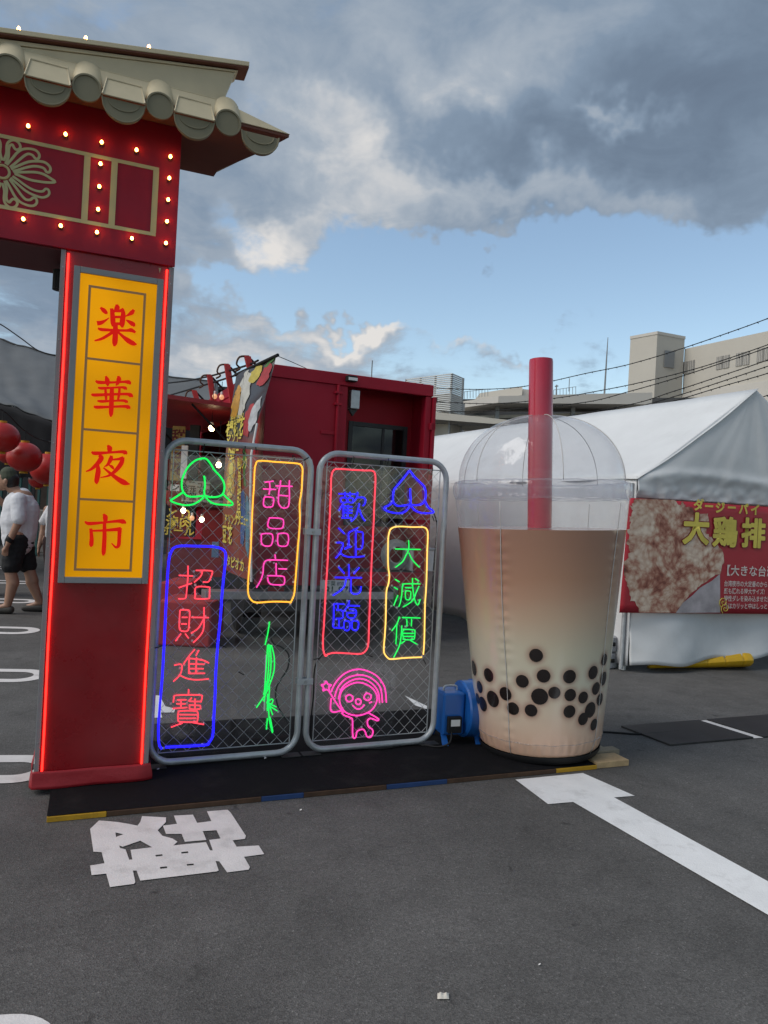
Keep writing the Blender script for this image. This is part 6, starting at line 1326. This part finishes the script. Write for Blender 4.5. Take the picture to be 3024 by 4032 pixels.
# louvred stair tower left of the parking deck
lt = thing('louvre_tower', bpt(140, 505, 66), 'white slatted stair tower behind the truck corner', 'tower'); lt.location.z = 0
cA, cB, cC = bpt(-60, 352, 68), bpt(158, 323, 64), bpt(213, 331, 66)
zt0, zb0_ = cB.z, bpt(158, 508, 64).z
for k in range(20):
    z = zb0_ + (zt0 - zb0_) * (k + .5) / 20
    for a, b in ((cA, cB), (cB, cC)):
        d_ = (b - a); d_.z = 0; n_ = Vector((d_.y, -d_.x, 0)).normalized()
        P = [Vector((a.x, a.y, z - .04)), Vector((b.x, b.y, z - .04)), Vector((b.x, b.y, z - .04)) - n_ * .12, Vector((a.x, a.y, z - .04)) - n_ * .12]
        MB().prism(P, (0, 0, .085)).build('louvre_slat', mat('slat_white', (.55, .56, .56), .6), lt)
for a in (cA, cB, cC, cA.lerp(cB, .33), cA.lerp(cB, .66)):
    MB().tube([Vector((a.x, a.y + .3, 0)), Vector((a.x, a.y + .3, zt0))], .10, 6).build('tower_post', M_steelg, lt)
MB().prism([Vector((cA.x, cA.y + 1.2, 0)), Vector((cB.x, cB.y + 1.2, 0)), Vector((cC.x, cC.y + 1.2, 0)), Vector((cC.x - 3, cC.y + 3, 0))], (0, 0, zt0 - 1.6)).build('tower_core', M_concrete2, lt)
# long low sheds closing the far side of the lot
fs_ = thing('far_shed', (-30, 60, 0), 'long low grey shed far across the lot', 'building')
MB().box(W0, -90, 2, -66, -60, 0, 6.2).build('shed_wall', mat('far_shed_grey', (.20, .20, .21), .8, var=.1, vscale=.3), fs_); MB().box(W0, -90.5, 2.5, -66.5, -59.5, 6.21, 6.6).build('shed_roof', M_dark, fs_)

# ================================================================ PEOPLE
def blob(name, caps, m, parent, vox=.011, smooth_it=6, origin=(0, 0, 0), crease=0.0):
    """one continuous surface grown from tapered limbs (p, r, p2, r2[, flat])"""
    mb = MB()
    for c in caps:
        p, r1, q, r2 = c[:4]; fl = c[4] if len(c) > 4 else (1, 1); p, q = Vector(p), Vector(q)
        ax = (q - p); L = ax.length; Zv = ax.normalized() if L > 1e-6 else Vector((0, 0, 1))
        Xv = Vector((1, 0, 0)) if abs(Zv.x) < .9 else Vector((0, 1, 0)); Yv = Zv.cross(Xv).normalized(); Xv = Yv.cross(Zv)
        prof = [(r1 * math.sin(t), -r1 * math.cos(t)) for t in [math.pi / 2 * k / 4 for k in range(4)]] + [(r1 + (r2 - r1) * k / 3, L * k / 3) for k in range(4)] + [(r2 * math.cos(t), L + r2 * math.sin(t)) for t in [math.pi / 2 * k / 4 for k in range(1, 4)]] + [(.0005, L + r2)]
        prof[0] = (.0005, -r1)
        mb.lathe(prof, 14, p, (Xv * fl[0], Yv * fl[1], Zv))
    me = bpy.data.meshes.new(name); me.from_pydata(mb.v, [], mb.f); me.update()
    t = bpy.data.objects.new('tmp', me); col.objects.link(t)
    md = t.modifiers.new('r', 'REMESH'); md.mode = 'VOXEL'; md.voxel_size = vox
    ms = t.modifiers.new('s', 'SMOOTH'); ms.iterations = smooth_it; ms.factor = .5
    dg = bpy.context.evaluated_depsgraph_get(); m2 = bpy.data.meshes.new_from_object(t.evaluated_get(dg)); bpy.data.objects.remove(t)
    o_ = root_loc(parent)
    if crease:
        for v in m2.vertices:
            c_ = v.co; v.co = Vector(c_) + Vector(v.normal) * crease * (mnoise.noise((c_.x * 9, c_.y * 9, c_.z * 16)) + .6 * mnoise.noise((c_.x * 22, c_.y * 22, c_.z * 30)))
    for v in m2.vertices: v.co = Vector(v.co) - o_ + Vector(origin)
    m2.name = name; m2.materials.clear(); return link(name, m2, m, parent, smooth=2)
def person_man(pos, rot):
    P = Vector(pos); c, s = math.cos(rot), math.sin(rot)
    def w(x, y, z): return Vector((P.x + x * c - y * s, P.y + x * s + y * c, P.z + z))       # x forward, y to his left
    man = thing('person', P, 'person in olive cap, white tee and black shorts walking left, hand at mouth', 'person')
    body = [(w(0.0, .0, .98), .15, w(.02, 0, 1.22), .17), (w(.02, 0, 1.22), .17, w(.0, 0, 1.38), .13), (w(.0, .0, 1.42), .068, w(.13, 0, 1.51), .064),
            (w(.17, 0, 1.565), .088, w(.18, 0, 1.625), .092), (w(.225, 0, 1.515), .05, w(.23, 0, 1.565), .06), (w(.262, 0, 1.55), .02, w(.282, 0, 1.54), .016),
            (w(.165, .092, 1.565), .02, w(.16, .095, 1.59), .022), (w(.165, -.092, 1.565), .02, w(.16, -.095, 1.59), .022)]
    for sy, hip, knee, ank, toe in ((.10, (.0, .10, .92), (.05, .11, .50), (.06, .12, .10), (.26, .13, .045)), (-.10, (.0, -.10, .92), (-.10, -.11, .50), (-.24, -.12, .11), (-.06, -.13, .045))):
        body += [(w(*hip), .105, w(*knee), .068), (w(*knee), .068, w(knee[0] - .035 * (1 if sy > 0 else 1.2), knee[1], knee[2] - .13), .072), (w(knee[0] - .03, knee[1], knee[2] - .13), .070, w(*ank), .042), (w(*ank), .042, w(*toe), .035, (1, .8))]
    # near (left) arm hanging, far (right) arm bent to the mouth
    body += [(w(-.02, .20, 1.37), .065, w(-.05, .26, 1.10), .05), (w(-.05, .26, 1.10), .048, w(.04, .27, .86), .034), (w(.04, .27, .86), .036, w(.07, .265, .78), .040, (.6, 1)), (w(.065, .26, .77), .013, w(.075, .255, .70), .011), (w(.085, .26, .77), .013, w(.095, .255, .705), .010), (w(.05, .26, .77), .012, w(.05, .255, .71), .010), (w(.10, .26, .775), .011, w(.112, .256, .72), .009), (w(.09, .25, .80), .013, w(.118, .235, .765), .010)]
    body += [(w(-.01, -.20, 1.37), .062, w(.12, -.26, 1.14), .05), (w(.12, -.26, 1.14), .048, w(.30, -.08, 1.38), .034), (w(.30, -.08, 1.38), .036, w(.295, -.02, 1.45), .038, (1, .7)), (w(.30, -.03, 1.45), .012, w(.28, .03, 1.48), .010), (w(.31, -.03, 1.435), .012, w(.29, .035, 1.46), .010), (w(.31, -.03, 1.42), .011, w(.295, .03, 1.44), .009)]
    blob('body', body, M_skin, man, .0105, 4)
    tee = [(w(.01, 0, .86), .176, w(.02, 0, .93), .182), (w(.02, 0, .93), .176, w(.035, 0, 1.10), .192, (1, 1)), (w(.035, 0, 1.10), .192, w(.015, 0, 1.30), .185), (w(.015, 0, 1.30), .183, w(-.005, 0, 1.41), .105), (w(0, .12, 1.37), .09, w(-.02, .20, 1.36), .088), (w(-.02, .20, 1.36), .088, w(-.055, .255, 1.15), .085), (w(0, -.12, 1.37), .09, w(-.01, -.20, 1.36), .088), (w(-.01, -.20, 1.36), .088, w(.09, -.25, 1.18), .082), (w(-.04, .0, .95), .15, w(-.05, 0, 1.25), .16)]
    blob('tee_shirt', tee, M_tee, man, .011, 4, crease=.005)
    sh = [(w(0, 0, .94), .158, w(0, 0, .86), .165)]
    for sy, k in ((.10, (.045, .115, .58)), (-.10, (-.07, -.115, .58))): sh += [(w(0, sy, .88), .128, w(*k), .112)]
    blob('shorts', sh, M_shorts, man, .011, 4, crease=.010)
    cp = [(w(.160, 0, 1.632), .104, w(.165, 0, 1.665), .096)]
    blob('cap', cp + [(w(.245, 0, 1.62), .014, w(.33, 0, 1.60), .012), (w(.235, .05, 1.62), .014, w(.32, .035, 1.602), .012), (w(.235, -.05, 1.62), .014, w(.32, -.035, 1.602), .012), (w(.2, .03, 1.625), .02, w(.28, 0, 1.612), .015), (w(.2, -.03, 1.625), .02, w(.28, 0, 1.612), .015)], M_cap, man, .008, 3)
    blob('hair', [(w(.13, 0, 1.57), .092, w(.135, 0, 1.605), .097), (w(.11, 0, 1.53), .055, w(.115, 0, 1.56), .078)], M_hair, man, .009, 3)
    for i, (x, y) in enumerate(((.06, .12), (-.24, -.12))):
        blob('shoe', [(w(x - .03, y, .05), .05, w(x + .10, y, .045), .045), (w(x + .10, y, .045), .045, w(x + .18, y, .04), .038)], M_shoe, man, .01, 3)
    blob('watch', [(w(.028, .268, .885), .042, w(.032, .269, .905), .043)], M_black, man, .008, 1)
    blob('face_mask', [(w(.175, .0, 1.555), .045, w(.18, 0, 1.575), .045)], M_black, man, .008, 2) if False else None
def simple_person(pos, rot, label, top, bottom, hair_len=.35, scale=1.0, sleeves=True):
    P = Vector(pos); c, s = math.cos(rot), math.sin(rot)
    def w(x, y, z): x *= scale; y *= scale; z *= scale; return Vector((P.x + x * c - y * s, P.y + x * s + y * c, P.z + z))
    p = thing('person', P, label, 'person')
    k = scale
    body = [(w(0, 0, .95), .13 * k, w(0, 0, 1.18), .125 * k), (w(0, 0, 1.18), .125 * k, w(0, 0, 1.32), .11 * k), (w(0, 0, 1.34), .05 * k, w(.02, 0, 1.45), .048 * k), (w(.03, 0, 1.50), .078 * k, w(.03, 0, 1.57), .085 * k), (w(.095, 0, 1.49), .02 * k, w(.105, 0, 1.485), .015 * k)]
    for sy in (1, -1):
        body += [(w(0, .085 * sy, .90), .095 * k, w(.04 * sy, .09 * sy, .48), .06 * k), (w(.04 * sy, .09 * sy, .48), .058 * k, w(.0 + .05 * sy, .09 * sy, .09), .038 * k), (w(.05 * sy, .09 * sy, .06), .036 * k, w(.05 * sy + .15, .1 * sy, .04), .03 * k),
                 (w(0, .16 * sy, 1.30), .05 * k, w(-.02, .22 * sy, 1.03), .04 * k), (w(-.02, .22 * sy, 1.03), .038 * k, w(.05, .22 * sy, .80), .028 * k), (w(.05, .22 * sy, .80), .03 * k, w(.065, .215 * sy, .72), .026 * k, (.6, 1)), (w(.065, .215 * sy, .72), .011, w(.075, .21 * sy, .665), .009), (w(.05, .215 * sy, .72), .011, w(.055, .21 * sy, .67), .009), (w(.08, .21 * sy, .75), .011, w(.10, .2 * sy, .715), .009)]
    blob('body', body, M_skin, p, .013, 3)
    tee = [(w(0, 0, .93), .15 * k, w(0, 0, 1.2), .148 * k), (w(0, 0, 1.2), .148 * k, w(0, 0, 1.33), .10 * k)]
    for sy in (1, -1): tee += [(w(0, .10 * sy, 1.30), .075 * k, w(-.012, .20 * sy, 1.14), .068 * k)]
    blob('top', tee, top, p, .013, 3, crease=.006)
    bt = [(w(0, 0, .94), .142 * k, w(0, 0, .86), .15 * k)]
    for sy in (1, -1): bt += [(w(0, .085 * sy, .88), .108 * k, w(.04 * sy, .09 * sy, .48), .078 * k), (w(.04 * sy, .09 * sy, .48), .078 * k, w(.05 * sy, .09 * sy, .12), .062 * k)]
    blob('trousers', bt, bottom, p, .013, 3)
    blob('hair', [(w(.0, 0, 1.53), .088 * k, w(.005, 0, 1.60), .094 * k), (w(-.04, 0, 1.5), .07 * k, w(-.05, 0, 1.5 - hair_len), .06 * k)] if hair_len else [(w(.005, 0, 1.56), .09 * k, w(.01, 0, 1.60), .092 * k)], M_hair, p, .011, 3)
    for sy in (1, -1): blob('shoe', [(w(.05 * sy - .02, .09 * sy, .045), .045 * k, w(.05 * sy + .15, .1 * sy, .04), .036 * k)], M_shoe, p, .011, 2)
mp = gnd(62, 2412)
person_man((mp.x, mp.y, 0), R(190))
wp = gnd(165, 2392)
simple_person((wp.x + .15, wp.y, 0), R(262), 'person with long dark hair in white tee and dark trousers behind pillar', M_tee, mat('dark_red_trousers', (.035, .012, .012), .9), .28, .97)
simple_person((-5.6, 10.2, 0), R(30), 'distant person in dark clothes standing behind the man in cap', M_darkcloth, M_shorts, 0, 1.02)

for o in (src_b, src_s): bpy.data.objects.remove(o)

for n_ in ('backlit_red_letter', 'panel_brown_line', 'far_strip_light', 'peach_bulb'):
    if n_ in MATS: MATS[n_].cycles.emission_sampling = 'NONE'
